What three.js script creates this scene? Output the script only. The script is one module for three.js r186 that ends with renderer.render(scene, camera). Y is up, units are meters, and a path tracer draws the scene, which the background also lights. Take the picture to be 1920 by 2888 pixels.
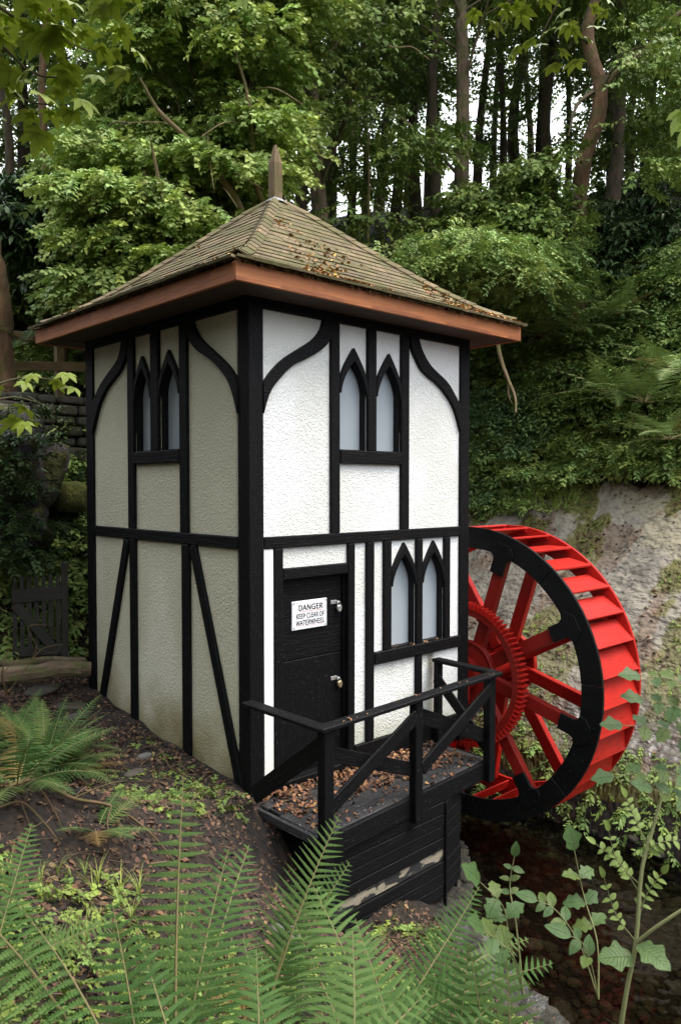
import * as THREE from 'three';
import { mergeGeometries, mergeVertices } from 'three/addons/utils/BufferGeometryUtils.js';

// ---------------------------------------------------------------- camera, sky, sun, exposure
const scene = new THREE.Scene();
const camera = new THREE.PerspectiveCamera(65.72, 680 / 1024, 0.05, 400);
const EYE = new THREE.Vector3(-3.863, 2.537, 5.203);
const YAW = 0.753, PITCH = 0.0331;
camera.position.copy(EYE);
camera.lookAt(EYE.x + Math.sin(YAW) * Math.cos(PITCH), EYE.y - Math.sin(PITCH), EYE.z - Math.cos(YAW) * Math.cos(PITCH));
camera.focus = 7.2;
camera.userData.fStop = 6.3;
const renderer = new THREE.WebGLRenderer({ antialias: true });
renderer.toneMapping = THREE.LinearToneMapping;
renderer.toneMappingExposure = 2.95;
renderer.shadowMap.enabled = true;
{
  // overcast: bright even cloud, a little brighter overhead, with soft unevenness
  const w = 256, h = 128, d = new Float32Array(w * h * 4);
  for (let j = 0; j < h; j++) for (let i = 0; i < w; i++) {
    const el = ((j + 0.5) / h - 0.5) * Math.PI, az = (i + 0.5) / w * Math.PI * 2;
    const up = Math.max(0, Math.sin(el));
    const cl = 1 + 0.05 * Math.sin(az * 3 + 5 * up) + 0.04 * Math.sin(az * 7 - 9 * up);
    const L = (0.72 + 0.6 * up) * cl, k = (j * w + i) * 4;
    d[k] = L * 0.95; d[k + 1] = L * 0.99; d[k + 2] = L * 1.07; d[k + 3] = 1;
  }
  const t = new THREE.DataTexture(d, w, h, THREE.RGBAFormat, THREE.FloatType);
  t.mapping = THREE.EquirectangularReflectionMapping; t.magFilter = THREE.LinearFilter; t.needsUpdate = true;
  scene.background = t; scene.environment = t;
}
const sun = new THREE.DirectionalLight(0xfff4e4, 1.5);
sun.position.set(5, 15, 6.5); sun.target.position.set(0, 0, 0);
sun.castShadow = true; sun.shadow.radius = 60; sun.shadow.mapSize.set(2048, 2048);
Object.assign(sun.shadow.camera, { left: -18, right: 18, top: 18, bottom: -18, near: 1, far: 60 });
scene.add(sun, sun.target);

// ---------------------------------------------------------------- small helpers
function rng(seed) { let a = seed >>> 0; return () => { a = (a + 0x6D2B79F5) | 0; let t = Math.imul(a ^ (a >>> 15), 1 | a); t = (t + Math.imul(t ^ (t >>> 7), 61 | t)) ^ t; return ((t ^ (t >>> 14)) >>> 0) / 4294967296; }; }
const R0 = rng(11);
const rr = (R, a, b) => a + (b - a) * R();
const V = (x, y, z) => new THREE.Vector3(x, y, z);
const clamp = (x, a, b) => Math.min(b, Math.max(a, x));
const sstep = (a, b, x) => { const t = clamp((x - a) / (b - a), 0, 1); return t * t * (3 - 2 * t); };
const lerp = (a, b, t) => a + (b - a) * t;
function hash3(x, y, z) { let h = Math.imul(x, 374761393) + Math.imul(y, 668265263) + Math.imul(z, 2147483647); h = Math.imul(h ^ (h >>> 13), 1274126177); return ((h ^ (h >>> 16)) >>> 0) / 4294967296; }
function noise3(x, y, z, per = 0) {
  const xi = Math.floor(x), yi = Math.floor(y), zi = Math.floor(z), xf = x - xi, yf = y - yi, zf = z - zi;
  const u = xf * xf * (3 - 2 * xf), v = yf * yf * (3 - 2 * yf), w = zf * zf * (3 - 2 * zf);
  const m = per ? (k => ((k % per) + per) % per) : (k => k);
  const H = (a, b, c) => hash3(m(xi + a), m(yi + b), zi + c);
  const l = (a, b, t) => a + (b - a) * t;
  return l(l(l(H(0, 0, 0), H(1, 0, 0), u), l(H(0, 1, 0), H(1, 1, 0), u), v), l(l(H(0, 0, 1), H(1, 0, 1), u), l(H(0, 1, 1), H(1, 1, 1), u), v), w);
}
function fbm(x, y, z, oct = 4, per = 0) { let s = 0, a = 0.5, n = 0; for (let o = 0; o < oct; o++) { s += a * noise3(x, y, z + o * 17, per); n += a; a *= 0.5; x *= 2; y *= 2; z *= 2; per *= 2; } return s / n; }
const pw = (tab, x) => { if (x <= tab[0][0]) return tab[0][1]; for (let i = 1; i < tab.length; i++) if (x <= tab[i][0]) { const t = (x - tab[i - 1][0]) / (tab[i][0] - tab[i - 1][0]); return lerp(tab[i - 1][1], tab[i][1], t); } return tab[tab.length - 1][1]; };

const used = new Map();
function numbered(name) { const n = used.get(name) || 0; used.set(name, n + 1); return n ? `${name}_${String(n).padStart(3, '0')}` : name; }
function shadow(o) { o.castShadow = true; o.receiveShadow = true; return o; }
function tag(o, label, category, group, kind) { if (label) o.userData.label = label; if (category) o.userData.category = category; if (group) o.userData.group = group; if (kind) o.userData.kind = kind; return o; }
function thing(name, label, category, pos = [0, 0, 0], group, turn = 0) { const g = new THREE.Group(); g.name = numbered(name); g.position.set(...pos); g.rotation.y = turn; scene.add(g); return tag(g, label, category, group); }
function part(name, geo, mat, parent, label) { const m = shadow(new THREE.Mesh(geo, mat)); m.name = name; parent.add(m); if (label) m.userData.label = label; return m; }
function solo(name, geo, mat, label, category, group, kind) { const m = shadow(new THREE.Mesh(geo, mat)); m.name = numbered(name); scene.add(m); return tag(m, label, category, group, kind); }
function structure(name, geo, mat) { const m = shadow(new THREE.Mesh(geo, mat)); m.name = numbered(name); m.userData.kind = 'structure'; scene.add(m); return m; }
const merge = (l) => { const g = mergeGeometries(l.map(x => x.index ? x.toNonIndexed() : x), false); if (!g) throw new Error('merge failed'); return g; };

// a chamfered box, uv in metres with u along the longest side
function cbox(w, h, d, b = 0.006) {
  b = Math.min(b, w / 3, h / 3, d / 3);
  const hx = w / 2, hy = h / 2, hz = d / 2, pos = [], quad = (a, b2, c, e) => { pos.push(...a, ...b2, ...c, ...a, ...c, ...e); };
  const X = (s, y, z) => [s * hx, y * (hy - b), z * (hz - b)], Y = (x, s, z) => [x * (hx - b), s * hy, z * (hz - b)], Z = (x, y, s) => [x * (hx - b), y * (hy - b), s * hz];
  for (const s of [1, -1]) {
    const q = (a, b2, c, e) => s > 0 ? quad(a, b2, c, e) : quad(e, c, b2, a);
    q(X(s, -1, 1), X(s, -1, -1), X(s, 1, -1), X(s, 1, 1));
    q(Y(-1, s, 1), Y(1, s, 1), Y(1, s, -1), Y(-1, s, -1));
    q(Z(-1, -1, s), Z(1, -1, s), Z(1, 1, s), Z(-1, 1, s));
  }
  for (const s of [1, -1]) for (const t of [1, -1]) {
    const q = (a, b2, c, e) => s * t > 0 ? quad(a, b2, c, e) : quad(e, c, b2, a);
    q(X(s, t, 1), X(s, t, -1), Y(s, t, -1), Y(s, t, 1));
    q(Z(s, -1, t), X(s, -1, t), X(s, 1, t), Z(s, 1, t));
    q(Y(-1, s, t), Z(-1, s, t), Z(1, s, t), Y(1, s, t));
  }
  for (const s of [1, -1]) for (const t of [1, -1]) for (const r of [1, -1]) { const a = X(s, t, r), b2 = Y(s, t, r), c = Z(s, t, r); if (s * t * r > 0) pos.push(...a, ...b2, ...c); else pos.push(...a, ...c, ...b2); }
  // make every face point outward
  for (let i = 0; i < pos.length; i += 9) {
    const ax = pos[i + 3] - pos[i], ay = pos[i + 4] - pos[i + 1], az = pos[i + 5] - pos[i + 2], bx = pos[i + 6] - pos[i], by = pos[i + 7] - pos[i + 1], bz = pos[i + 8] - pos[i + 2];
    const nx = ay * bz - az * by, ny = az * bx - ax * bz, nz = ax * by - ay * bx;
    if (nx * (pos[i] + pos[i + 3] + pos[i + 6]) + ny * (pos[i + 1] + pos[i + 4] + pos[i + 7]) + nz * (pos[i + 2] + pos[i + 5] + pos[i + 8]) < 0) for (let k = 0; k < 3; k++) { const t = pos[i + 3 + k]; pos[i + 3 + k] = pos[i + 6 + k]; pos[i + 6 + k] = t; }
  }
  const g = new THREE.BufferGeometry(); g.setAttribute('position', new THREE.Float32BufferAttribute(pos, 3)); g.computeVertexNormals();
  return boxUV(g, w >= h && w >= d ? 0 : h >= d ? 1 : 2);
}
let uvShift = 0;
function boxUV(g, longAxis = 0) {
  const p = g.attributes.position, n = g.attributes.normal, uv = new Float32Array(p.count * 2), o = (uvShift = (uvShift + 0.371) % 7);
  for (let i = 0; i < p.count; i++) {
    const c = [p.getX(i), p.getY(i), p.getZ(i)], a = [Math.abs(n.getX(i)), Math.abs(n.getY(i)), Math.abs(n.getZ(i))];
    const ax = a.indexOf(Math.max(...a)); let rest = [0, 1, 2].filter(k => k !== ax); if (rest[1] === longAxis) rest.reverse();
    uv[i * 2] = c[rest[0]] + o; uv[i * 2 + 1] = c[rest[1]] + o * 0.63;
  }
  g.setAttribute('uv', new THREE.BufferAttribute(uv, 2)); return g;
}
// a bar between two points
function bar(a, b, w, t, bev = 0.005, upv) {
  const d = b.clone().sub(a), L = d.length(), g = cbox(L, w, t, bev); d.normalize();
  let z = (upv || (Math.abs(d.y) > 0.95 ? V(0, 0, 1) : V(0, 1, 0))).clone(); z.addScaledVector(d, -z.dot(d)).normalize(); // z here is the bar's "width" axis
  const m = new THREE.Matrix4().makeBasis(d, z, d.clone().cross(z)); m.setPosition(a.clone().add(b).multiplyScalar(0.5));
  return g.applyMatrix4(m);
}
// a tube with a radius at each point
function tube(pts, radii, sides = 7, seg = 3, rough = 0, R = R0) {
  const curve = new THREE.CatmullRomCurve3(pts), n = (pts.length - 1) * seg, pos = [], uv = [], idx = []; let up = V(0.31, 0.2, 0.93), len = 0, prev = null;
  for (let i = 0; i <= n; i++) {
    const t = i / n, p = curve.getPoint(t), tan = curve.getTangent(t); up.addScaledVector(tan, -up.dot(tan)).normalize();
    const bi = tan.clone().cross(up), f = t * (radii.length - 1), k = Math.min(radii.length - 2, Math.floor(f)), r = lerp(radii[k], radii[k + 1], f - k);
    if (prev) len += p.distanceTo(prev); prev = p;
    for (let s = 0; s <= sides; s++) {
      const a = s / sides * Math.PI * 2, q = r * (1 + (s < sides ? rough * (hash3(i, s, 7) - 0.5) : rough * (hash3(i, 0, 7) - 0.5)));
      pos.push(p.x + q * (Math.cos(a) * up.x + Math.sin(a) * bi.x), p.y + q * (Math.cos(a) * up.y + Math.sin(a) * bi.y), p.z + q * (Math.cos(a) * up.z + Math.sin(a) * bi.z));
      uv.push(s / sides * Math.max(0.25, Math.round(r * 6.28 * 2) / 2), len);
    }
  }
  for (let i = 0; i < n; i++) for (let s = 0; s < sides; s++) { const a = i * (sides + 1) + s, b = a + sides + 1; idx.push(a, a + 1, b, b, a + 1, b + 1); }
  const g = new THREE.BufferGeometry(); g.setAttribute('position', new THREE.Float32BufferAttribute(pos, 3)); g.setAttribute('uv', new THREE.Float32BufferAttribute(uv, 2)); g.setIndex(idx); g.computeVertexNormals(); return g;
}
function extrude(pts, depth, holes = [], bev = 0) {
  const s = pts.isShape ? pts : new THREE.Shape(pts.map(p => new THREE.Vector2(p[0], p[1])));
  for (const h of holes) s.holes.push(new THREE.Path(h.map(p => new THREE.Vector2(p[0], p[1]))));
  return new THREE.ExtrudeGeometry(s, { depth, bevelEnabled: bev > 0, bevelSize: bev, bevelThickness: bev, bevelOffset: -bev, bevelSegments: 1, curveSegments: 10 });
}
const cat = (pts, n) => new THREE.SplineCurve(pts.map(p => new THREE.Vector2(p[0], p[1]))).getPoints(n).map(v => [v.x, v.y]);

// ---------------------------------------------------------------- textures
function tex(n, f, srgb = true, h = n) {   // f(u, v) -> [r, g, b] in sRGB 0..1 or a single value
  const d = new Uint8Array(n * h * 4);
  for (let j = 0; j < h; j++) for (let i = 0; i < n; i++) { const c = f(i / n, j / h), k = (j * n + i) * 4, a = typeof c === 'number' ? [c, c, c] : c; for (let q = 0; q < 3; q++) d[k + q] = clamp(a[q], 0, 1) * 255; d[k + 3] = 255; }
  const t = new THREE.DataTexture(d, n, h); t.wrapS = t.wrapT = THREE.RepeatWrapping; t.magFilter = THREE.LinearFilter; t.minFilter = THREE.LinearMipmapLinearFilter; t.generateMipmaps = true;
  if (srgb) t.colorSpace = THREE.SRGBColorSpace; t.needsUpdate = true; return t;
}
const rep = (t, x, y = x) => { const c = t.clone(); c.repeat.set(x, y); c.needsUpdate = true; return c; };
const lin = (r, g, b) => new THREE.Color().setRGB(r, g, b);
const std = (o) => new THREE.MeshStandardMaterial(o);
const mix3 = (a, b, t) => [lerp(a[0], b[0], t), lerp(a[1], b[1], t), lerp(a[2], b[2], t)];

// roughcast: small rounded lumps thrown on
const castBump = tex(512, (u, v) => { const a = fbm(u * 40, v * 40, 1, 2, 40), b = noise3(u * 64, v * 64, 5, 64); return clamp(0.25 + 0.9 * sstep(0.42, 0.72, a) * (0.6 + 0.4 * b), 0, 1); }, false);
const streak = (u, v, z, f = 1) => fbm(u * 6 * f, v * 60 * f, z, 4, 0);
const paintMap = tex(512, (u, v) => {
  const g = noise3(u * 8, v * 128, 2, 0) * 0.5 + noise3(u * 24, v * 256, 3) * 0.5, s = sstep(0.90, 0.95, noise3(u * 120, v * 120, 4)), w = sstep(0.66, 0.85, fbm(u * 6, v * 22, 9, 4));
  const c = 0.105 + 0.03 * g; return mix3(mix3([c, c, c * 1.04], [0.2, 0.22, 0.24], w * 0.5), [0.7, 0.7, 0.68], s * 0.8);
});
const paintBump = tex(512, (u, v) => 0.5 * noise3(u * 6, v * 110, 2) + 0.3 * noise3(u * 16, v * 230, 3) + 0.2 * noise3(u * 40, v * 40, 8), false);
const woodMap = tex(512, (u, v) => { const g = fbm(u * 3, v * 46, 12, 4), k = sstep(0.55, 0.8, fbm(u * 5, v * 5, 30, 3)); return mix3(mix3([0.80, 0.52, 0.36], [0.63, 0.36, 0.22], g), [0.45, 0.26, 0.17], k * 0.35); });
const greyWood = tex(256, (u, v) => { const g = fbm(u * 3, v * 40, 21, 4), l = fbm(u * 5, v * 5, 8, 3); return mix3(mix3([0.62, 0.57, 0.46], [0.38, 0.33, 0.25], g), [0.40, 0.40, 0.22], sstep(0.45, 0.7, l) * 0.7); });
const shingleMap = tex(256, (u, v) => { const g = fbm(u * 30, v * 3, 21, 4), l = fbm(u * 5, v * 5, 8, 4), m = noise3(u * 40, v * 40, 3); return mix3(mix3([0.66, 0.60, 0.49], [0.45, 0.40, 0.33], g), [0.43, 0.43, 0.27], sstep(0.42, 0.66, l) * 0.5 + 0.1 * m); });
const soilMap = tex(512, (u, v) => { const a = fbm(u * 12, v * 12, 3, 5, 12), b = noise3(u * 90, v * 90, 9, 90), l = sstep(0.62, 0.74, fbm(u * 30, v * 30, 40, 2, 30)); return mix3(mix3([0.12, 0.095, 0.08], [0.25, 0.20, 0.16], a), [0.33, 0.25, 0.19], l * 0.5).map(x => x * (0.4 + 0.5 * b)); });
const soilBump = tex(512, (u, v) => 0.6 * fbm(u * 16, v * 16, 3, 5, 16) + 0.4 * noise3(u * 70, v * 70, 6, 70), false);
const barkMap = tex(256, (u, v) => { const a = fbm(u * 14, v * 4, 6, 4), m = sstep(0.52, 0.7, fbm(u * 6, v * 6, 14, 3)); return mix3(mix3([0.27, 0.22, 0.17], [0.44, 0.38, 0.30], a), [0.26, 0.28, 0.13], m * 0.6); });
const barkBump = tex(256, (u, v) => fbm(u * 22, v * 5, 6, 4), false);
const mossMap = tex(256, (u, v) => { const a = fbm(u * 8, v * 8, 3, 4, 8), b = noise3(u * 70, v * 70, 2, 70); return mix3([0.17, 0.19, 0.06], [0.37, 0.38, 0.13], a).map(x => x * (0.55 + 0.9 * b)); });
const mossBump = tex(256, (u, v) => 0.5 * noise3(u * 60, v * 60, 2, 60) + 0.5 * fbm(u * 12, v * 12, 4, 3, 12), false);
const stoneMap = tex(256, (u, v) => { const a = fbm(u * 5, v * 5, 7, 5, 5), m = sstep(0.5, 0.68, fbm(u * 4, v * 4, 77, 3, 4)); return mix3(mix3([0.27, 0.26, 0.25], [0.46, 0.45, 0.42], a), [0.27, 0.28, 0.14], m * 0.6); });
const stoneBump = tex(256, (u, v) => fbm(u * 8, v * 8, 7, 5, 8), false);

// painted iron and wood: a little faded, a little grimy
const redWear = tex(512, (u, v) => { const a = fbm(u * 5, v * 5, 41, 4), s = sstep(0.62, 0.75, fbm(u * 9, v * 30, 44, 4)), d = sstep(0.9, 0.95, noise3(u * 100, v * 100, 6)), c = lerp(0.86, 1.0, a); return mix3(mix3([c, c, c], [0.72, 0.62, 0.55], s * 0.45), [0.5, 0.35, 0.3], d * 0.5); });
const ironWear = tex(256, (u, v) => { const a = fbm(u * 6, v * 6, 51, 4), s = sstep(0.58, 0.75, fbm(u * 14, v * 14, 54, 4)); const c = lerp(0.75, 1, a); return mix3([c, c, c], [1, 0.9, 0.8], s); });
// ---------------------------------------------------------------- materials
const M = {
  black: new THREE.MeshPhysicalMaterial({ map: paintMap, bumpMap: paintBump, bumpScale: 0.004, roughness: 0.6, color: lin(0.22, 0.22, 0.24), specularIntensity: 0.3 }),
  deck: std({ map: paintMap, bumpMap: paintBump, bumpScale: 0.006, roughness: 0.62, color: lin(1.5, 1.4, 1.4) }),
  white: std({ color: lin(0.80, 0.81, 0.80), bumpMap: rep(castBump, 1.9), bumpScale: 0.0045, roughness: 0.9 }),
  whiteBoard: std({ color: lin(0.80, 0.81, 0.78), roughness: 0.55 }),
  pane: std({ color: lin(0.34, 0.38, 0.41), roughness: 0.22 }),
  cedar: std({ map: woodMap, bumpMap: paintBump, bumpScale: 0.002, roughness: 0.62, color: lin(0.72, 0.67, 0.43) }),
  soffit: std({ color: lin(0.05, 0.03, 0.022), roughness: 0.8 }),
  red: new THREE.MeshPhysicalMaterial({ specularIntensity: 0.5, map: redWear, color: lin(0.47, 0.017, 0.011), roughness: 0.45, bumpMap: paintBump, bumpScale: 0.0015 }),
  redShaded: new THREE.MeshPhysicalMaterial({ map: redWear, color: lin(0.27, 0.015, 0.010), roughness: 0.5, specularIntensity: 0.4 }),  // same red, darkened for wheel parts that face away from the light
  ironBlack: new THREE.MeshPhysicalMaterial({ specularIntensity: 0.3, map: ironWear, color: lin(0.009, 0.0095, 0.010), roughness: 0.46, bumpMap: paintBump, bumpScale: 0.002 }),
  post: std({ map: greyWood, bumpMap: paintBump, bumpScale: 0.004, roughness: 0.85, color: 0xc8b8a0 }),
  oldWood: std({ map: greyWood, bumpMap: paintBump, bumpScale: 0.006, roughness: 0.9, color: lin(0.55, 0.5, 0.45) }),
  gate: std({ map: greyWood, bumpMap: paintBump, bumpScale: 0.004, roughness: 0.8, color: lin(0.09, 0.1, 0.13) }),  // grey wood toned near black to stand in for deep shade
  metal: std({ color: lin(0.62, 0.62, 0.62), metalness: 0.85, roughness: 0.38 }),
  brass: std({ color: lin(0.55, 0.44, 0.26), metalness: 0.85, roughness: 0.4 }),
  bark: std({ map: barkMap, bumpMap: barkBump, bumpScale: 0.03, roughness: 0.95 }),
  barkDark: std({ map: barkMap, bumpMap: barkBump, bumpScale: 0.03, roughness: 0.95, color: lin(0.42, 0.4, 0.38) }),
  barkRed: std({ map: barkMap, bumpMap: barkBump, bumpScale: 0.03, roughness: 0.95, color: lin(0.95, 0.72, 0.56) }),
  barkPale: std({ map: barkMap, bumpMap: barkBump, bumpScale: 0.015, roughness: 0.9, color: lin(1.7, 1.65, 1.5) }),
  twig: std({ map: barkMap, roughness: 0.95, color: lin(1.0, 0.85, 0.7) }),
  moss: std({ map: rep(mossMap, 2), bumpMap: rep(mossBump, 2), bumpScale: 0.03, roughness: 1 }),
  stone: std({ map: stoneMap, bumpMap: stoneBump, bumpScale: 0.02, roughness: 0.85 }),
  stoneWet: std({ map: stoneMap, bumpMap: stoneBump, bumpScale: 0.015, roughness: 0.35, color: lin(0.42, 0.42, 0.44) }),
};
const leafMat = (r, g, b, rough = 0.6, tr = 0.3, spec = 0.35) => new THREE.MeshPhysicalMaterial({ color: lin(r, g, b), roughness: rough, transmission: tr, thickness: 0, side: THREE.DoubleSide, specularIntensity: spec });

// ---------------------------------------------------------------- the lie of the land
const RIGHT = [[4.1, -1.55], [4.22, -1.2], [4.45, -0.85], [5.2, -0.35], [6.5, 0.8], [8, 2.3], [9, 4.2], [10, 6.0], [12, 7.9], [15, 9.6], [20, 11.4], [28, 13.5], [45, 16], [90, 19]];
const BACK = [[-90, 20], [-40, 16], [-26, 13], [-18, 10.4], [-12, 7.6], [-9, 5.6], [-7, 4.0], [-5.55, 3.62], [-5.3, 2.9], [-4.75, 2.0], [-4.2, 1.1], [-3.7, 0.5], [-3.2, -3]];
function smax(a, b, k) { const h = clamp(0.5 + 0.5 * (a - b) / k, 0, 1); return lerp(b, a, h) + k * h * (1 - h); }
function shore(z) { return pw([[-4, 2.9], [0.0, 2.85], [0.5, 2.3], [0.95, 1.72], [1.8, 1.25], [3.0, 0.95], [6, 0.4], [20, -1]], z); }
function height(x, z) {
  const u = shore(z) - x;
  let near = -1.33 + 0.47 * u; if (u < 0) near = -1.5 + Math.max(-0.12, u * 0.3);
  if (u > 4.6) near = -1.33 + 0.47 * 4.6 + 0.25 * (u - 4.6);
  if (x < 1.5) { const side = 0.0 - 0.12 * z + 0.05 * Math.max(0, -x); near = lerp(near, Math.max(-0.5, side), sstep(0.5, -0.3, z) * sstep(1.2, 0.1, x)); }
  // the dug-out hollow beside the porch
  near -= 0.42 * Math.exp(-((x - 0.15) ** 2 / 0.22 + (z - 0.75) ** 2 / 0.2));
  // rising bank to the left
  const bank = pw([[-30, 16], [-16, 9.5], [-9, 5.2], [-5.5, 2.1], [-4.3, 0.9], [-3.5, -2]], x + (z > 1 ? -(z - 1) * 0.12 : 0) + (z < -2 ? (-2 - z) * 0.75 : 0));
  near = smax(near, bank, 0.5);
  const r = pw(RIGHT, x), b = pw(BACK, z) * (1 - 0.0 * x);
  let h = x > 4.0 ? Math.max(near, r) : near;
  const bb = z < -3 ? b : -5;
  if (r > 0.3 && bb > 0) h = Math.max(h, Math.sqrt(r * r + bb * bb * 0.55)); else h = Math.max(h, bb);
  return h;
}
function ground(x, z) {
  const far = sstep(8, 20, Math.hypot(x, z));
  return height(x, z) + (fbm(x * 1.3 + 9, z * 1.3, 3, 4) - 0.5) * lerp(0.16, 0.9, far) + (noise3(x * 5, z * 5, 8) - 0.5) * 0.03;
}
{
  const n = 380, c = (t) => { const s = t * 2 - 1; return Math.sign(s) * (9 * Math.abs(s) + 90 * Math.pow(Math.abs(s), 5)); };
  const pos = [], uv = [], idx = [], col = [];
  for (let j = 0; j <= n; j++) for (let i = 0; i <= n; i++) {
    const x = c(i / n) + 1, z = c(j / n) - 0.5, y = ground(x, z);
    pos.push(x, y, z); uv.push(x * 0.5, z * 0.5);
    const m = sstep(0.48, 0.62, fbm(x * 0.9, z * 0.9, 50, 4)), wet = sstep(-0.9, -1.3, y), g = sstep(3.0, 4.6, x) * sstep(-1.2, -0.6, y);
    let k = mix3([1, 1, 1], [0.75, 0.95, 0.5], m * 0.8); k = mix3(k, [0.6, 0.7, 0.4], g); k = mix3(k, [0.5, 0.44, 0.4], wet); col.push(...k);
  }
  for (let j = 0; j < n; j++) for (let i = 0; i < n; i++) { const a = j * (n + 1) + i, b = a + n + 1; idx.push(a, b, a + 1, b, b + 1, a + 1); }
  const g = new THREE.BufferGeometry(); g.setAttribute('position', new THREE.Float32BufferAttribute(pos, 3)); g.setAttribute('uv', new THREE.Float32BufferAttribute(uv, 2)); g.setAttribute('color', new THREE.Float32BufferAttribute(col, 3)); g.setIndex(idx); g.computeVertexNormals();
  structure('ground', g, std({ map: soilMap, bumpMap: soilBump, bumpScale: 0.07, roughness: 0.95, color: lin(1.05, 0.9, 0.76), vertexColors: true }));
}
// the bare wet rock of the far bank
function rockY(x, z) {
  const e = (fbm(x * 0.7, z * 0.7 + 3, 61, 4) - 0.5) * 0.5 + (fbm(x * 2.2 + z * 1.2, z * 5.5 - x, 5, 3) - 0.5) * 0.17;
  const edge = sstep(4.05, 4.5, x) * sstep(9.1, 8.1, x + 0.5 * fbm(z * 0.8, 1, 2, 3)) * sstep(-5.2, -3.6, z) * sstep(7.5, 5, z);
  return height(x, z) + lerp(-0.35, 0.14, edge) + e * 0.7;
}
{
  const nx = 150, nz = 190, pos = [], uv = [], idx = [];
  const xs = (i) => 4.08 + 5.4 * Math.pow(i / nx, 1.25), zs = (j) => -5.4 + 13 * j / nz;
  for (let j = 0; j <= nz; j++) for (let i = 0; i <= nx; i++) { const x = xs(i), z = zs(j); pos.push(x, rockY(x, z), z); uv.push((z + 5.4) / 13, (x - 4.08) / 5.4); }
  for (let j = 0; j < nz; j++) for (let i = 0; i < nx; i++) { const a = j * (nx + 1) + i, b = a + nx + 1; idx.push(a, b, a + 1, b, b + 1, a + 1); }
  const g = new THREE.BufferGeometry(); g.setAttribute('position', new THREE.Float32BufferAttribute(pos, 3)); g.setAttribute('uv', new THREE.Float32BufferAttribute(uv, 2)); g.setIndex(idx); g.computeVertexNormals();
  const wetAt = (z, x) => clamp(sstep(0.46, 0.58, fbm(z * 0.55 + x * 0.25, x * 0.5 + 4, 33, 4)) * sstep(9, 6.6, x) + sstep(5.6, 5.0, x) * 0.7, 0, 1);
  const mossAt = (z, x) => sstep(0.51, 0.59, fbm(z * 1.9 + 8, x * 1.9, 71, 5)) * (0.45 + 0.55 * sstep(5.2, 7.5, x)) + sstep(4.75, 4.4, x) * 0.9;
  const rc = tex(1024, (u, v) => {
    const z = u * 13 - 5.4, x = 4.08 + v * 5.4, a = fbm(z * 3 + x, x * 6 - z, 3, 5), b = fbm(z * 11, x * 11, 9, 3), crack = 1 - sstep(0.0, 0.035, Math.abs(fbm(z * 1.3 + x * 0.6, x * 3.2 - z * 0.9, 19, 4) - 0.5));
    let c = mix3([0.39, 0.37, 0.34], [0.58, 0.55, 0.49], a * 0.7 + b * 0.3);
    c = mix3(c, [0.52, 0.49, 0.39], sstep(0.5, 0.65, fbm(z * 0.8, x * 0.8, 91, 3)) * 0.6);
    c = mix3(c, [0.24, 0.23, 0.24], wetAt(z, x) * 0.55); c = mix3(c, [0.2, 0.18, 0.16], crack * 0.35);
    const m = clamp(mossAt(z, x), 0, 1); c = mix3(c, mix3([0.22, 0.21, 0.07], [0.37, 0.36, 0.14], b), m * 0.9);
    const d = sstep(0.60, 0.68, fbm(z * 2.6, x * 2.6 + 5, 55, 5)); return mix3(c, mix3([0.25, 0.16, 0.12], [0.40, 0.30, 0.22], b), d * 0.4);
  });
  const rg = tex(512, (u, v) => { const z = u * 13 - 5.4, x = 4.08 + v * 5.4; return lerp(0.85, 0.16, wetAt(z, x) * (1 - 0.9 * clamp(mossAt(z, x), 0, 1))); }, false);
  const rb = tex(1024, (u, v) => { const z = u * 13 - 5.4, x = 4.08 + v * 5.4; return 0.5 * fbm(z * 3.2 + x * 3, x * 9 - z * 2, 3, 5) + 0.3 * fbm(z * 14, x * 26, 9, 4) + 0.2 * clamp(mossAt(z, x), 0, 1) * noise3(z * 50, x * 50, 5); }, false);
  structure('rock_slope', g, std({ map: rc, roughnessMap: rg, bumpMap: rb, bumpScale: 0.16, roughness: 1 }));
}
// the stream: clear brown water over a stony bed
{
  const nz = 60, nx = 46, pos = [], uv = [], idx = [];
  for (let j = 0; j <= nz; j++) for (let i = 0; i <= nx; i++) { const z = -4.5 + 14.5 * j / nz, x = lerp(shore(z) - 0.35, 4.6, i / nx); pos.push(x, -1.36 + 0.004 * (noise3(x * 3, z * 3, 4) - 0.5), z); uv.push(x * 0.7, z * 0.7); }
  for (let j = 0; j < nz; j++) for (let i = 0; i < nx; i++) { const a = j * (nx + 1) + i, b = a + nx + 1; idx.push(a, b, a + 1, b, b + 1, a + 1); }
  const g = new THREE.BufferGeometry(); g.setAttribute('position', new THREE.Float32BufferAttribute(pos, 3)); g.setAttribute('uv', new THREE.Float32BufferAttribute(uv, 2)); g.setIndex(idx); g.computeVertexNormals();
  const wb = tex(256, (u, v) => fbm(u * 5, v * 7, 3, 3, 0), false);
  structure('water', g, new THREE.MeshPhysicalMaterial({ color: lin(0.40, 0.35, 0.28), transmission: 1, thickness: 0, roughness: 0.03, ior: 1.33, bumpMap: wb, bumpScale: 0.02 }));
}

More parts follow.
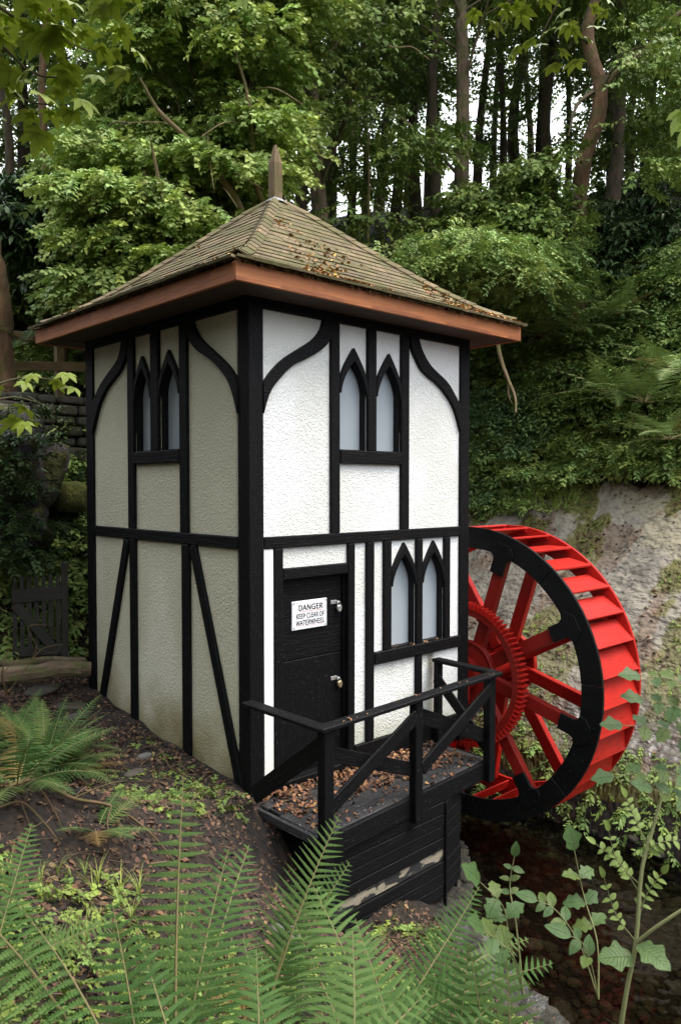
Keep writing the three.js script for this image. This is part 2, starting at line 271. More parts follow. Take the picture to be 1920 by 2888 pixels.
// ---------------------------------------------------------------- the timber-framed wheelhouse
const W = 2.86, D = 2.895, TOPW = 4.02;
const house = thing('mill_house', 'small black and white timber-framed house with shingled hipped roof beside the stream', 'house');
const toLeft = new THREE.Matrix4().makeRotationY(-Math.PI / 2);   // local x = world z, local z = outward (-x)
const PL = -0.015;     // plaster face; timbers stand proud of it
{
  const H = M.black;
  const face = (left) => {
    const put = (g) => left ? g.applyMatrix4(toLeft) : g;
    return {
      put,
      // an upright or level timber between s0..s1 and y0..y1
      timber(name, s0, s1, y0, y1, proud = 0.018, parent = house) { const g = cbox(s1 - s0, y1 - y0, 0.06, 0.007); g.rotateZ((R0() - 0.5) * 0.004); g.translate((s0 + s1) / 2, (y0 + y1) / 2, proud - 0.03); return part(name, put(g), H, parent); },
      slant(name, a, b, w, proud = 0.016) { return part(name, put(bar(V(a[0], a[1], proud - 0.03), V(b[0], b[1], proud - 0.03), w, 0.06, 0.007, V(0, 1, 0))), H, house); },
      brace(outer, inner, proud = 0.017) { const o = cat(outer, 26), i = cat(inner, 26).reverse(); const g = extrude([...o, ...i], 0.05, [], 0.004); g.translate(0, 0, proud - 0.046); return part('curved_brace', put(boxUV(g)), H, house); },
    };
  };
  const F = face(false), L = face(true);
  const lancet = (cx, w, y0, ys, yt, n = 12) => { const p = [[cx - w / 2, y0], [cx + w / 2, y0]]; for (let i = 0; i <= n; i++) { const t = i / n; p.push([cx + w / 2 * (1 - Math.pow(t, 1.75)), lerp(ys, yt, Math.pow(t, 0.92))]); } for (let i = n - 1; i >= 0; i--) { const t = i / n; p.push([cx - w / 2 * (1 - Math.pow(t, 1.75)), lerp(ys, yt, Math.pow(t, 0.92))]); } return p; };
  // walls with their openings
  const hole = (s0, s1, y0, ys, yt) => lancet((s0 + s1) / 2, s1 - s0, y0, ys, yt);
  const wins = {
    front: [{ y0: 2.855, ys: 3.37, yt: 3.70, o: [[0.996, 1.346], [1.461, 1.807]] }, { y0: 0.965, ys: 1.57, yt: 1.90, o: [[1.673, 2.03], [2.121, 2.465]] }],
    left: [{ y0: 2.865, ys: 3.37, yt: 3.70, o: [[-1.864, -1.535], [-1.392, -1.031]] }],
  };
  const wall = (pts, holes, left) => { const g = extrude(pts, 0.17, holes); g.translate(0, 0, PL - 0.17); return left ? g.applyMatrix4(toLeft) : g; };
  const fh = wins.front.flatMap(w => w.o.map(o => hole(o[0], o[1], w.y0, w.ys, w.yt))), lh = wins.left.flatMap(w => w.o.map(o => hole(o[0], o[1], w.y0, w.ys, w.yt)));
  fh.push([[0.33, 0.0], [1.105, 0.0], [1.105, 1.748], [0.33, 1.748]]);
  const plaster1 = M.white.clone(); plaster1.color = lin(1, 1, 1);
  plaster1.map = tex(512, (u, v) => { const x = u * 2.86, y = v * 4.4 - 0.2, a = fbm(x * 5, y * 5, 3, 4), run = fbm(x * 14, y * 0.9, 23, 3); let c = mix3([0.885, 0.89, 0.885], [0.84, 0.845, 0.82], sstep(0.45, 0.7, fbm(x * 1.2, y * 1.2, 8, 4)));
    for (const [sx, w, sy, l, k] of [[2.27, 0.05, 0.86, 0.62, 0.75], [2.2, 0.16, 0.86, 0.16, 0.5], [1.7, 0.3, 0.85, 0.22, 0.25], [1.4, 0.4, 2.73, 0.25, 0.18], [0.5, 0.35, 2.0, 0.12, 0.2]]) { const t = (sy - y) / l; if (t > 0 && t < 1) c = mix3(c, [0.34, 0.33, 0.26], k * Math.exp(-(((x - sx) / w) ** 2)) * (1 - t) * (0.4 + 0.9 * run)); }
    return mix3(c, [0.55, 0.56, 0.42], sstep(0.55, 0.1, y + 0.5 * (a - 0.5)) * 0.35); });
  plaster1.map.wrapS = plaster1.map.wrapT = THREE.ClampToEdgeWrapping; plaster1.map.repeat.set(1 / 2.86, 1 / 4.4); plaster1.map.offset.set(0, 0.2 / 4.4);
  part('wall', wall([[0.02, -0.1], [W - 0.02, -0.1], [W - 0.02, 4.2], [0.02, 4.2]], fh, false), plaster1, house, 'bright white roughcast wall above the porch');
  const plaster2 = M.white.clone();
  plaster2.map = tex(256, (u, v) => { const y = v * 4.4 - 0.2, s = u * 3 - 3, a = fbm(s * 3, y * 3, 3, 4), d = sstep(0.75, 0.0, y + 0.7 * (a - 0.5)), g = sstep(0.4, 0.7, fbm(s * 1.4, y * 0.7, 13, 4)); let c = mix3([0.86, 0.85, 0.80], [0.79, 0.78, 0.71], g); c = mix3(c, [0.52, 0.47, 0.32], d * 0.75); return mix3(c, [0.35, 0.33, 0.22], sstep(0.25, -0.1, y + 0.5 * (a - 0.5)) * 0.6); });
  plaster2.map.wrapS = plaster2.map.wrapT = THREE.ClampToEdgeWrapping; plaster2.map.repeat.set(1 / 3, 1 / 4.4); plaster2.map.offset.set(1, 0.2 / 4.4); plaster2.color = lin(0.86, 0.86, 0.78);  // algae tint, plus a darker tone for the shade on this side
  part('wall', wall([[-D + 0.02, -0.25], [-0.19, -0.25], [-0.19, 4.2], [-D + 0.02, 4.2]], lh, true), plaster2, house, 'weathered wall also toned darker for shade, brown with dirt along its foot');
  part('wall', cbox(0.15, 4.3, D - 0.24, 0.004).translate(W - 0.095, 2.05, -D / 2), M.white, house);
  part('wall', cbox(W - 0.42, 4.3, 0.15, 0.004).translate(W / 2, 2.05, -D + 0.095), M.white, house);
  // corner posts, plates, rails
  const post = (x, z) => part('corner_post', cbox(0.15, 4.32, 0.159, 0.006).translate(x, 2.0, z), H, house);
  post(0.066, -0.068); post(W - 0.066, -0.068); post(0.066, -D + 0.068); post(W - 0.066, -D + 0.068);
  F.timber('wall_plate', 0.142, W - 0.142, 3.985, 4.19, 0.02); L.timber('wall_plate', -D + 0.149, -0.149, 3.985, 4.19, 0.02);
  F.timber('rail', 0.142, W - 0.142, 2.013, 2.113, 0.019); L.timber('rail', -D + 0.149, -0.149, 2.011, 2.114, 0.019);
  part('rail', cbox(0.06, 0.1, D - 0.3, 0.006).translate(W - 0.01, 2.06, -D / 2), H, house);
  // front studs: upper, then lower
  F.timber('stud', 0.891, 0.996, 2.115, 3.983); F.timber('stud', 1.807, 1.919, 2.115, 3.983);
  F.timber('stud', 1.338, 1.436, 0.14, 2.011); F.timber('stud', 1.571, 1.673, 0.967, 2.011); F.timber('stud', 2.465, 2.556, 0.967, 2.011);
  F.timber('stud', 2.032, 2.121, 0.14, 0.848);
  F.brace([[0.80, 4.0], [0.765, 3.896], [0.673, 3.797], [0.495, 3.688], [0.347, 3.596], [0.227, 3.49], [0.132, 3.375]], [[0.925, 4.0], [0.908, 3.91], [0.858, 3.8], [0.752, 3.709], [0.596, 3.623], [0.445, 3.55], [0.298, 3.422], [0.202, 3.302], [0.137, 3.13]]);
  F.brace([[2.05, 4.0], [2.065, 3.95], [2.12, 3.849], [2.245, 3.728], [2.486, 3.597], [2.604, 3.487], [2.722, 3.355]], [[1.918, 4.0], [1.946, 3.88], [2.0, 3.791], [2.121, 3.662], [2.358, 3.549], [2.531, 3.417], [2.635, 3.284], [2.712, 3.10]]);
  part('skirting_board', cbox(1.52, 0.19, 0.05, 0.006).translate(1.945, 0.043, 0.0), H, house); part('door_step', cbox(1.03, 0.13, 0.16, 0.006).translate(0.665, -0.045, -0.047), H, house);
  part('white_board', cbox(0.098, 2.0, 0.02, 0.003).translate(0.192, 1.01, -0.003), M.whiteBoard, house, 'smooth white board between the corner post and the door');
  // left studs and braces
  L.timber('stud', -1.986, -1.864, 2.116, 3.983); L.timber('stud', -1.031, -0.908, 2.116, 3.983);
  L.timber('stud', -1.97, -1.86, -0.05, 2.009); L.timber('stud', -1.01, -0.89, -0.1, 2.009);
  L.slant('diagonal_brace', [-2.035, 2.0], [-2.67, 0.1], 0.105); L.slant('diagonal_brace', [-0.835, 2.0], [-0.125, -0.02], 0.105);
  L.brace([[-2.06, 4.0], [-2.085, 3.977], [-2.173, 3.808], [-2.428, 3.662], [-2.592, 3.556], [-2.75, 3.40]], [[-1.955, 4.0], [-1.985, 3.86], [-2.118, 3.694], [-2.391, 3.548], [-2.554, 3.412], [-2.66, 3.259], [-2.745, 3.09]]);
  L.brace([[-0.81, 4.0], [-0.77, 3.91], [-0.656, 3.797], [-0.395, 3.626], [-0.239, 3.51], [-0.135, 3.39]], [[-0.91, 4.0], [-0.885, 3.87], [-0.759, 3.736], [-0.492, 3.592], [-0.302, 3.444], [-0.21, 3.31], [-0.14, 3.13]]);
  part('sill_beam', cbox(0.16, 0.17, D - 0.1, 0.01).translate(0.05, -0.14, -D / 2), M.oldWood, house, 'mossy sill beam along the foot of the wall');
  // windows
  const arch = (s0, s1, w) => {
    const c = (s0 + s1) / 2, hw = (s1 - s0) / 2, yb = w.ys - 0.0, n = 12, out = [], inn = [];
    const oy = w.yt + 0.085, os = w.ys + 0.06;
    out.push([c - hw, yb]); out.push([c - hw, os]);
    for (let i = 1; i <= n; i++) { const t = i / n; out.push([c - hw * (1 - Math.pow(t, 1.35)), lerp(os + 0.05, oy, Math.pow(t, 1.0))]); }
    for (let i = n - 1; i >= 1; i--) { const t = i / n; out.push([c + hw * (1 - Math.pow(t, 1.35)), lerp(os + 0.05, oy, Math.pow(t, 1.0))]); }
    out.push([c + hw, os]); out.push([c + hw, yb]);
    const iw = hw - 0.017, it = w.yt - 0.03;
    inn.push([c + iw, yb]); for (let i = 1; i <= n; i++) { const t = i / n; inn.push([c + iw * (1 - Math.pow(t, 1.6)), lerp(yb, it, Math.pow(t, 0.95))]); } for (let i = n - 1; i >= 0; i--) { const t = i / n; inn.push([c - iw * (1 - Math.pow(t, 1.6)), lerp(yb, it, Math.pow(t, 0.95))]); }
    const g = extrude([...out, ...inn], 0.045, [], 0.004); g.translate(0, 0, 0.021 - 0.049); return boxUV(g);
  };
  const window_ = (f, w, sill, mull) => {
    const g = new THREE.Group(); g.name = 'window'; house.add(g);
    for (const o of w.o) {
      part('arched_frame', f.put(arch(o[0], o[1], w)), H, g);
      const c = (o[0] + o[1]) / 2, hw = o[1] - o[0];
      part('pane', f.put(new THREE.ExtrudeGeometry(new THREE.Shape(lancet(c, hw + 0.05, w.y0 - 0.03, w.ys, w.yt + 0.03).map(p => new THREE.Vector2(...p))), { depth: 0.01, bevelEnabled: false }).translate(0, 0, -0.097)), M.pane, g);
      // deep black reveal lining the opening
      const li = lancet(c, hw - 0.002, w.y0, w.ys, w.yt), lo = lancet(c, hw - 0.022, w.y0 + 0.01, w.ys, w.yt - 0.012); const s = new THREE.Shape(li.map(p => new THREE.Vector2(...p))); s.holes.push(new THREE.Path(lo.map(p => new THREE.Vector2(...p))));
      part('reveal', f.put(new THREE.ExtrudeGeometry(s, { depth: 0.0695, bevelEnabled: false }).translate(0, 0, -0.0865)), M.ironBlack, g);
    }
    f.timber('mullion', mull[0], mull[1], mull[2], mull[3], 0.023, g);
    f.timber('sill', sill[0], sill[1], sill[2], sill[3], 0.026, g);
    return g;
  };
  window_(F, wins.front[0], [0.998, 1.805, 2.737, 2.857], [1.348, 1.459, 2.859, 3.983]);
  window_(F, wins.front[1], [1.438, 2.72, 0.85, 0.966], [2.032, 2.119, 0.968, 2.011]);
  window_(L, wins.left[0], [-1.862, -1.033, 2.746, 2.866], [-1.533, -1.394, 2.868, 3.983]);
  // the door: two leaves, one above the other, set back in a heavy frame
  const df = new THREE.Group(); df.name = 'door_frame'; house.add(df);
  F.timber('jamb', 0.245, 0.34, -0.05, 2.011, 0.02, df); F.timber('jamb', 1.098, 1.181, -0.05, 2.011, 0.02, df); F.timber('lintel', 0.342, 1.096, 1.742, 1.838, 0.018, df);
  part('jamb', cbox(0.02, 1.74, 0.1, 0.003).translate(1.093, 0.87, -0.085), H, df); part('jamb', cbox(0.02, 1.74, 0.1, 0.003).translate(0.343, 0.87, -0.085), H, df);
  const door = new THREE.Group(); door.name = 'door'; house.add(door);
  part('leaf', cbox(0.735, 0.72, 0.04, 0.006).translate(0.718, 1.385, -0.085), H, door); part('leaf', cbox(0.735, 1.03, 0.04, 0.006).translate(0.718, 0.505, -0.085), H, door);
  for (const y of [1.484, 0.79]) { const h = merge([cbox(0.07, 0.034, 0.005, 0.001), cbox(0.016, 0.022, 0.022, 0.002).translate(0.03, 0, 0.012)].map(g => g)); part('hasp', h.translate(0.985, y, -0.061), M.metal, door); }
}
// ---------------------------------------------------------------- roof
const RX = W / 2, RZ = -D / 2;
const PROF = [[0, 5.555], [0.08, 5.50], [0.4, 5.232], [0.8, 4.895], [1.1, 4.655], [1.35, 4.475], [1.6, 4.318], [1.87, 4.205]];
{
  const roof = new THREE.Group(); roof.name = 'roof'; house.add(roof);
  const DR = [], EX = W / 2 + 0.395;
  // point on side k (0 front, 1 left, 2 back, 3 right) at distance u from the centre and offset s along
  const sideM = [0, -Math.PI / 2, Math.PI, Math.PI / 2].map(a => new THREE.Matrix4().makeRotationY(a).setPosition(RX, 0, RZ));
  const mats = [[0.98, 0.95, 0.9], [0.8, 0.84, 0.66], [1.15, 1.08, 1.04], [0.82, 0.78, 0.78], [0.7, 0.75, 0.52]].map(c => std({ map: shingleMap, bumpMap: paintBump, bumpScale: 0.004, roughness: 0.93, color: lin(c[0] * 0.56, c[1] * 0.54, c[2] * 0.48) }));
  const R = rng(77), stuff = [];
  // courses laid from the eave up, equal steps along the slope
  const us = []; { let u = 1.89; while (u > 0.1) { us.push(u); const dy = (pw(PROF, u) - pw(PROF, u - 0.01)) / 0.01; u -= 0.112 / Math.hypot(1, dy); } }
  const quadBox = (a, b, c, d, t) => { // butt edge a-b (low), upper edge d-c; slab of thickness t
    const n = b.clone().sub(a).cross(d.clone().sub(a)).normalize().multiplyScalar(-t), p = [a, b, c, d], q = p.map(v => v.clone().add(n)), pos = [], uv = [];
    const add = (w, x, y, z) => { for (const v of [w, x, y, w, y, z]) pos.push(v.x, v.y, v.z); };
    add(p[0], p[1], p[2], p[3]); add(q[0], q[1], p[1], p[0]); add(q[3], q[0], p[0], p[3]); add(p[1], q[1], q[2], p[2]); add(q[3], q[2], q[1], q[0]); add(p[3], p[2], q[2], q[3]);
    const g = new THREE.BufferGeometry(); g.setAttribute('position', new THREE.Float32BufferAttribute(pos, 3)); g.computeVertexNormals(); const o = R() * 5;
    for (let i = 0; i < pos.length / 3; i++) uv.push(pos[i * 3] + o + pos[i * 3 + 2], pos[i * 3 + 1] * 1.6 + o); g.setAttribute('uv', new THREE.Float32BufferAttribute(uv, 2)); return g;
  };
  for (let k = 0; k < 4; k++) us.forEach((u, ci) => {
    const uu = Math.max(0.02, u - 0.16), y0 = pw(PROF, u) + 0.022, y1 = pw(PROF, uu) + 0.006;
    let s = -u + 0.03; const end = u - 0.03; const off = (ci % 2) * 0.12 + R() * 0.05; let first = true;
    while (s < end - 0.02) {
      let w = rr(R, 0.24, 0.33); if (first) { w = 0.14 + off; first = false; } const e = Math.min(end, s + w) - 0.004, jit = (R() - 0.5) * 0.012, lift = R() * 0.005;
      const cl = (q) => clamp(q, -uu + 0.015, uu - 0.015);
      const g = quadBox(V(s, y0 + lift, u + jit), V(e, y0 + lift, u + jit), V(cl(e), y1, uu), V(cl(s), y1, uu), 0.021).applyMatrix4(sideM[k]);
      if (k < 2) { if (k === 0 && e < -u + 0.1) { } part('shingle', g, mats[Math.floor(R() * 5)], roof); } else stuff.push(g);
      s += w;
    }
  });
  const rest = part('shingle', merge(stuff), mats[0], roof); rest.userData.kind = 'stuff';
  // hip boards: a short folded pair on every second course
  const hips = [[-1, 1], [1, 1], [-1, -1], [1, -1]];
  for (const [hx, hz] of hips) for (let i = 1; i < us.length - 1; i++) {
    const u0 = us[i] + 0.018, u1 = Math.max(0.03, us[i] - 0.2), y0 = pw(PROF, u0) + 0.052, y1 = pw(PROF, u1) + 0.028, w = 0.088, gs = [];
    for (const sd of [0, 1]) {
      const P = (u, y, o) => sd ? V(RX + hx * u, y - o * 0.30, RZ + hz * (u - o)) : V(RX + hx * (u - o), y - o * 0.30, RZ + hz * u);
      const flip = (hx * hz > 0) === !!sd;
      const a = P(u0, y0, 0), b = P(u0, y0, w), c = P(u1, y1, Math.min(w, u1)), d = P(u1, y1, 0);
      gs.push(flip ? quadBox(b, a, d, c, 0.013) : quadBox(a, b, c, d, 0.013));
    }
    part('hip_tile', merge(gs), mats[(i * 3 + (hx > 0 ? 1 : 0)) % 5], roof);
  }
  // boarding under the shingles
  const pos = [], idx = []; const prof = PROF.filter(p => p[0] <= 1.6).concat([[1.80, 4.225]]);
  prof.forEach(([u, y]) => { for (const [sx, sz] of [[-1, 1], [1, 1], [1, -1], [-1, -1]]) pos.push(RX + sx * u, y - 0.03, RZ + sz * u); });
  for (let i = 0; i < prof.length - 1; i++) for (let s = 0; s < 4; s++) { const a = i * 4 + s, b = i * 4 + (s + 1) % 4, c = a + 4, d = b + 4; idx.push(a, c, b, b, c, d); }
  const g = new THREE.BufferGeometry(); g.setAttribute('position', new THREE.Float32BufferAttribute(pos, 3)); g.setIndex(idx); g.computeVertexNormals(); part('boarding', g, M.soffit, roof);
  // fascia boards, soffit, lead cap
  const e = 1.825, y = 4.125, fz = 0.139;
  part('fascia_board', cbox(2 * e, fz, 0.032, 0.004).translate(RX, y, RZ + e - 0.016), M.cedar, roof, 'orange-brown cedar fascia board over the porch');
  part('fascia_board', cbox(2 * e, fz, 0.032, 0.004).translate(RX, y, RZ - e + 0.016), M.cedar, roof);
  part('fascia_board', cbox(0.032, fz, 2 * e - 0.066, 0.004).translate(RX - e + 0.016, y, RZ), M.cedar, roof);
  part('fascia_board', cbox(0.032, fz, 2 * e - 0.066, 0.004).translate(RX + e - 0.016, y, RZ), M.cedar, roof);
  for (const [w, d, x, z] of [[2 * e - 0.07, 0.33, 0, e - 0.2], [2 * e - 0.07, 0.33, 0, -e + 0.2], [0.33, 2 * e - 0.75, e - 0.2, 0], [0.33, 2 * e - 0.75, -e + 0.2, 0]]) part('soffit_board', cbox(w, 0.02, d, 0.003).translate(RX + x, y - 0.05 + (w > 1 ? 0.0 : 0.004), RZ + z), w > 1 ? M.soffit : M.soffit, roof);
  part('lead_cap', new THREE.ConeGeometry(0.14, 0.09, 4, 1).rotateY(Math.PI / 4).translate(RX, 5.565, RZ), std({ color: lin(0.3, 0.31, 0.33), roughness: 0.5, metalness: 0.4 }), roof);
  // pointed finial post
  const f = new THREE.BufferGeometry(), a = 0.052, fp = [[-a, 5.5, a], [a, 5.5, a], [a, 5.5, -a], [-a, 5.5, -a], [-a, 5.93, a], [a, 5.93, a], [a, 5.93, -a], [-a, 5.93, -a], [-0.012, 6.12, 0.012], [0.012, 6.12, 0.012], [0.012, 6.12, -0.012], [-0.012, 6.12, -0.012]].map(p => [p[0] + RX, p[1], p[2] + RZ]), fi = [];
  for (let l = 0; l < 2; l++) for (let s = 0; s < 4; s++) { const p = l * 4 + s, q = l * 4 + (s + 1) % 4; fi.push(p, q, p + 4, q, q + 4, p + 4); } fi.push(8, 9, 10, 8, 10, 11);
  f.setAttribute('position', new THREE.Float32BufferAttribute(fp.flat(), 3)); f.setIndex(fi); const fn = f.toNonIndexed(); fn.computeVertexNormals(); part('finial', boxUV(fn, 1), M.post, roof, 'pointed square finial post at the roof peak');
}

// ---------------------------------------------------------------- porch on its boarded box
const porch = thing('porch', 'black boarded porch with cross-braced railing strewn with dead leaves by the door', 'porch', [0, 0, 0]);
{
  const zf = (x) => lerp(0.89, 0.70, x / 2.26), DY = -0.06, H = M.black;
  for (let i = 0; i < 5; i++) {
    const a0 = lerp(0.03, 0.89, i / 5) + 0.004, a1 = lerp(0.03, 0.89, (i + 1) / 5) - 0.004, b0 = lerp(0.03, 0.70, i / 5) + 0.004, b1 = lerp(0.03, 0.70, (i + 1) / 5) - 0.004, x0 = i < 2 ? 0.02 + i * 0.008 : 0.0;
    const g = extrude([[x0, -a0], [2.26, -b0], [2.26, -b1], [x0, -a1]], 0.034, [], 0.004); g.rotateX(-Math.PI / 2); g.translate(0, DY - 0.038 - i * 0.0006, 0);
    part('deck_plank', boxUV(g, 0), M.deck, porch);
  }
  const fascia = bar(V(-0.01, DY - 0.088, zf(0) + 0.022), V(2.28, DY - 0.088, zf(2.26) + 0.022), 0.165, 0.04, 0.006); part('fascia_board', fascia, H, porch);
  part('fascia_board', bar(V(2.285, DY - 0.088, 0.03), V(2.285, DY - 0.088, 0.69), 0.165, 0.04, 0.006), H, porch);
  part('edge_board', bar(V(-0.02, DY - 0.045, 0.03), V(-0.02, DY - 0.045, 0.87), 0.07, 0.035, 0.005), M.deck, porch);
  // cladding: seven courses on two faces of the box
  const A = V(0.12, 0, 0.845), B = V(1.505, 0, 0.80), C = V(1.87, 0, 0.69), R = rng(5);
  const peel = std({ map: tex(256, (u, v) => { const p = sstep(0.46, 0.56, fbm(u * 7, v * 16, 5, 4)); return mix3([0.11, 0.11, 0.115], [0.52, 0.49, 0.42], p); }), roughness: 0.85, bumpMap: paintBump, bumpScale: 0.004 });
  for (let i = 0; i < 8; i++) {
    const y = -0.282 - i * 0.106, o = (R() - 0.5) * 0.006 - (i === 4 ? 0.012 : 0);
    part('cladding_board', bar(V(A.x, y, A.z + o), V(B.x, y, B.z + o), 0.1, 0.03, 0.005), i === 4 ? peel : H, porch, i === 4 ? 'board with its black paint peeling off' : undefined);
    part('cladding_board', bar(V(B.x + 0.02, y - 0.004, B.z - 0.0 + o), V(C.x, y - 0.004, C.z + o), 0.1, 0.03, 0.005), H, porch);
  }
  part('corner_batten', bar(V(B.x + 0.004, -0.24, B.z + 0.018), V(B.x + 0.004, -1.2, B.z + 0.018), 0.035, 0.02, 0.004), H, porch);
  for (let i = 0; i < 7; i++) part('cladding_board', bar(V(0.12, -0.282 - i * 0.106, 0.1), V(0.12, -0.282 - i * 0.106, 0.82), 0.1, 0.03, 0.005), H, porch);
  part('cladding_board', bar(V(1.86, -0.7, 0.67), V(1.95, -0.7, -0.1), 0.95, 0.03, 0.005), H, porch);
  // railing
  const p1 = V(-0.02, 0, 0.945), p2 = V(1.065, 0, 0.865), p3 = V(2.2, 0, 0.775);
  const up = (p, y0, y1, w = 0.085) => part('rail_post', cbox(w, y1 - y0, w, 0.006).rotateY(-0.08).translate(p.x, (y0 + y1) / 2, p.z), H, porch);
  up(p1, -0.42, 0.755, 0.09); up(p2, -0.27, 0.755, 0.085); up(p3, -0.24, 0.755, 0.085);
  up(V(2.3, 0, 0.07), -0.2, 0.755, 0.07);
  const hr = (a, b) => part('handrail', bar(a, b, 0.036, 0.11, 0.008, V(0, 1, 0)), H, porch);
  hr(V(-0.055, 0.776, 0.03), V(-0.065, 0.776, 0.93)); hr(V(-0.12, 0.7765, 0.968), V(2.29, 0.7765, 0.805)); hr(V(2.265, 0.776, 0.755), V(2.30, 0.776, 0.03));
  const dg = (a, b, w = 0.115) => part('diagonal_brace', bar(a, b, w, 0.026, 0.004, V(0, 1, 0)), H, porch);
  dg(V(-0.03, 0.03, 0.09), V(-0.03, 0.645, 0.93), 0.14);
  dg(V(0.03, 0.16, 0.945), V(1.03, 0.64, 0.9)); dg(V(1.1, 0.18, 0.9), V(2.17, 0.66, 0.82));
  dg(V(0.06, 0.545, 0.895), V(1.06, 0.165, 0.835)); dg(V(1.1, 0.62, 0.825), V(2.18, 0.185, 0.735), 0.13);
  dg(V(2.28, 0.6, 0.06), V(2.24, 0.05, 0.72), 0.11);
}
// ---------------------------------------------------------------- warning sign and padlocks
{
  const cv = document.createElement('canvas'); cv.width = 1024; cv.height = 648; const c = cv.getContext('2d'); c.scale(2, 2);
  c.fillStyle = '#f4f5f8'; c.fillRect(0, 0, 512, 324);
  c.fillStyle = '#10141f'; c.textAlign = 'center'; c.textBaseline = 'alphabetic';
  const fit = (s, y, px, w, x = 262) => { c.save(); c.font = `${px}px sans-serif`; const m = c.measureText(s).width; c.translate(x, y); c.scale(w / m, 1); c.fillText(s, 0, 0); c.lineWidth = 5.5; c.strokeStyle = '#10141f'; c.strokeText(s, 0, 0); c.restore(); };
  fit('DANGER', 106, 88, 370, 266); fit('KEEP CLEAR OF', 202, 80, 430); fit('WATERWHEEL', 283, 82, 430);
  c.fillStyle = '#c8283c'; c.fillRect(84, 118, 362, 6); c.fillRect(50, 294, 424, 4);
  const t = new THREE.CanvasTexture(cv); t.colorSpace = THREE.SRGBColorSpace; t.anisotropy = 8;
  const s = thing('warning_sign', 'white enamel sign lettered DANGER KEEP CLEAR OF WATERWHEEL on the black door', 'sign', [0.69, 1.408, -0.055]);
  const enamel = std({ color: lin(0.82, 0.83, 0.85), roughness: 0.25 });
  part('plate', cbox(0.405, 0.252, 0.012, 0.004), enamel, s);
  part('lettering', new THREE.PlaneGeometry(0.392, 0.24).translate(0, 0, 0.0085), std({ map: t, color: lin(0.9, 0.9, 0.9), roughness: 0.25 }), s);
  for (const x of [-1, 1]) for (const y of [-1, 1]) part('screw', new THREE.CylinderGeometry(0.005, 0.006, 0.005, 8).rotateX(Math.PI / 2).translate(x * 0.182, y * 0.108, 0.010), M.ironBlack, s);
  const lock = (name, y, label, mat, tilt) => {
    const g = thing(name, label, 'padlock', [1.022, y, -0.03], 'padlocks on the door'); g.rotation.z = tilt;
    const b = extrude(cat([[-0.022, -0.03], [-0.026, -0.055], [-0.016, -0.08], [0, -0.085], [0.016, -0.08], [0.026, -0.055], [0.022, -0.03], [0, -0.024], [-0.022, -0.03]], 20).slice(0, -1), 0.018, [], 0.003); part('body', b.translate(0, 0, -0.009), mat, g);
    part('shackle', tube([V(-0.015, -0.03, 0), V(-0.015, -0.008, 0), V(0, 0.008, 0), V(0.015, -0.008, 0), V(0.015, -0.03, 0)], [0.004, 0.004], 6, 4), M.metal, g); return g;
  };
  lock('padlock', 1.482, 'upper grey padlock hanging from the hasp beside the sign', M.metal, 0.05);
  lock('padlock', 0.786, 'lower brassy padlock hanging from the hasp of the lower door', M.brass, 0.18);
}

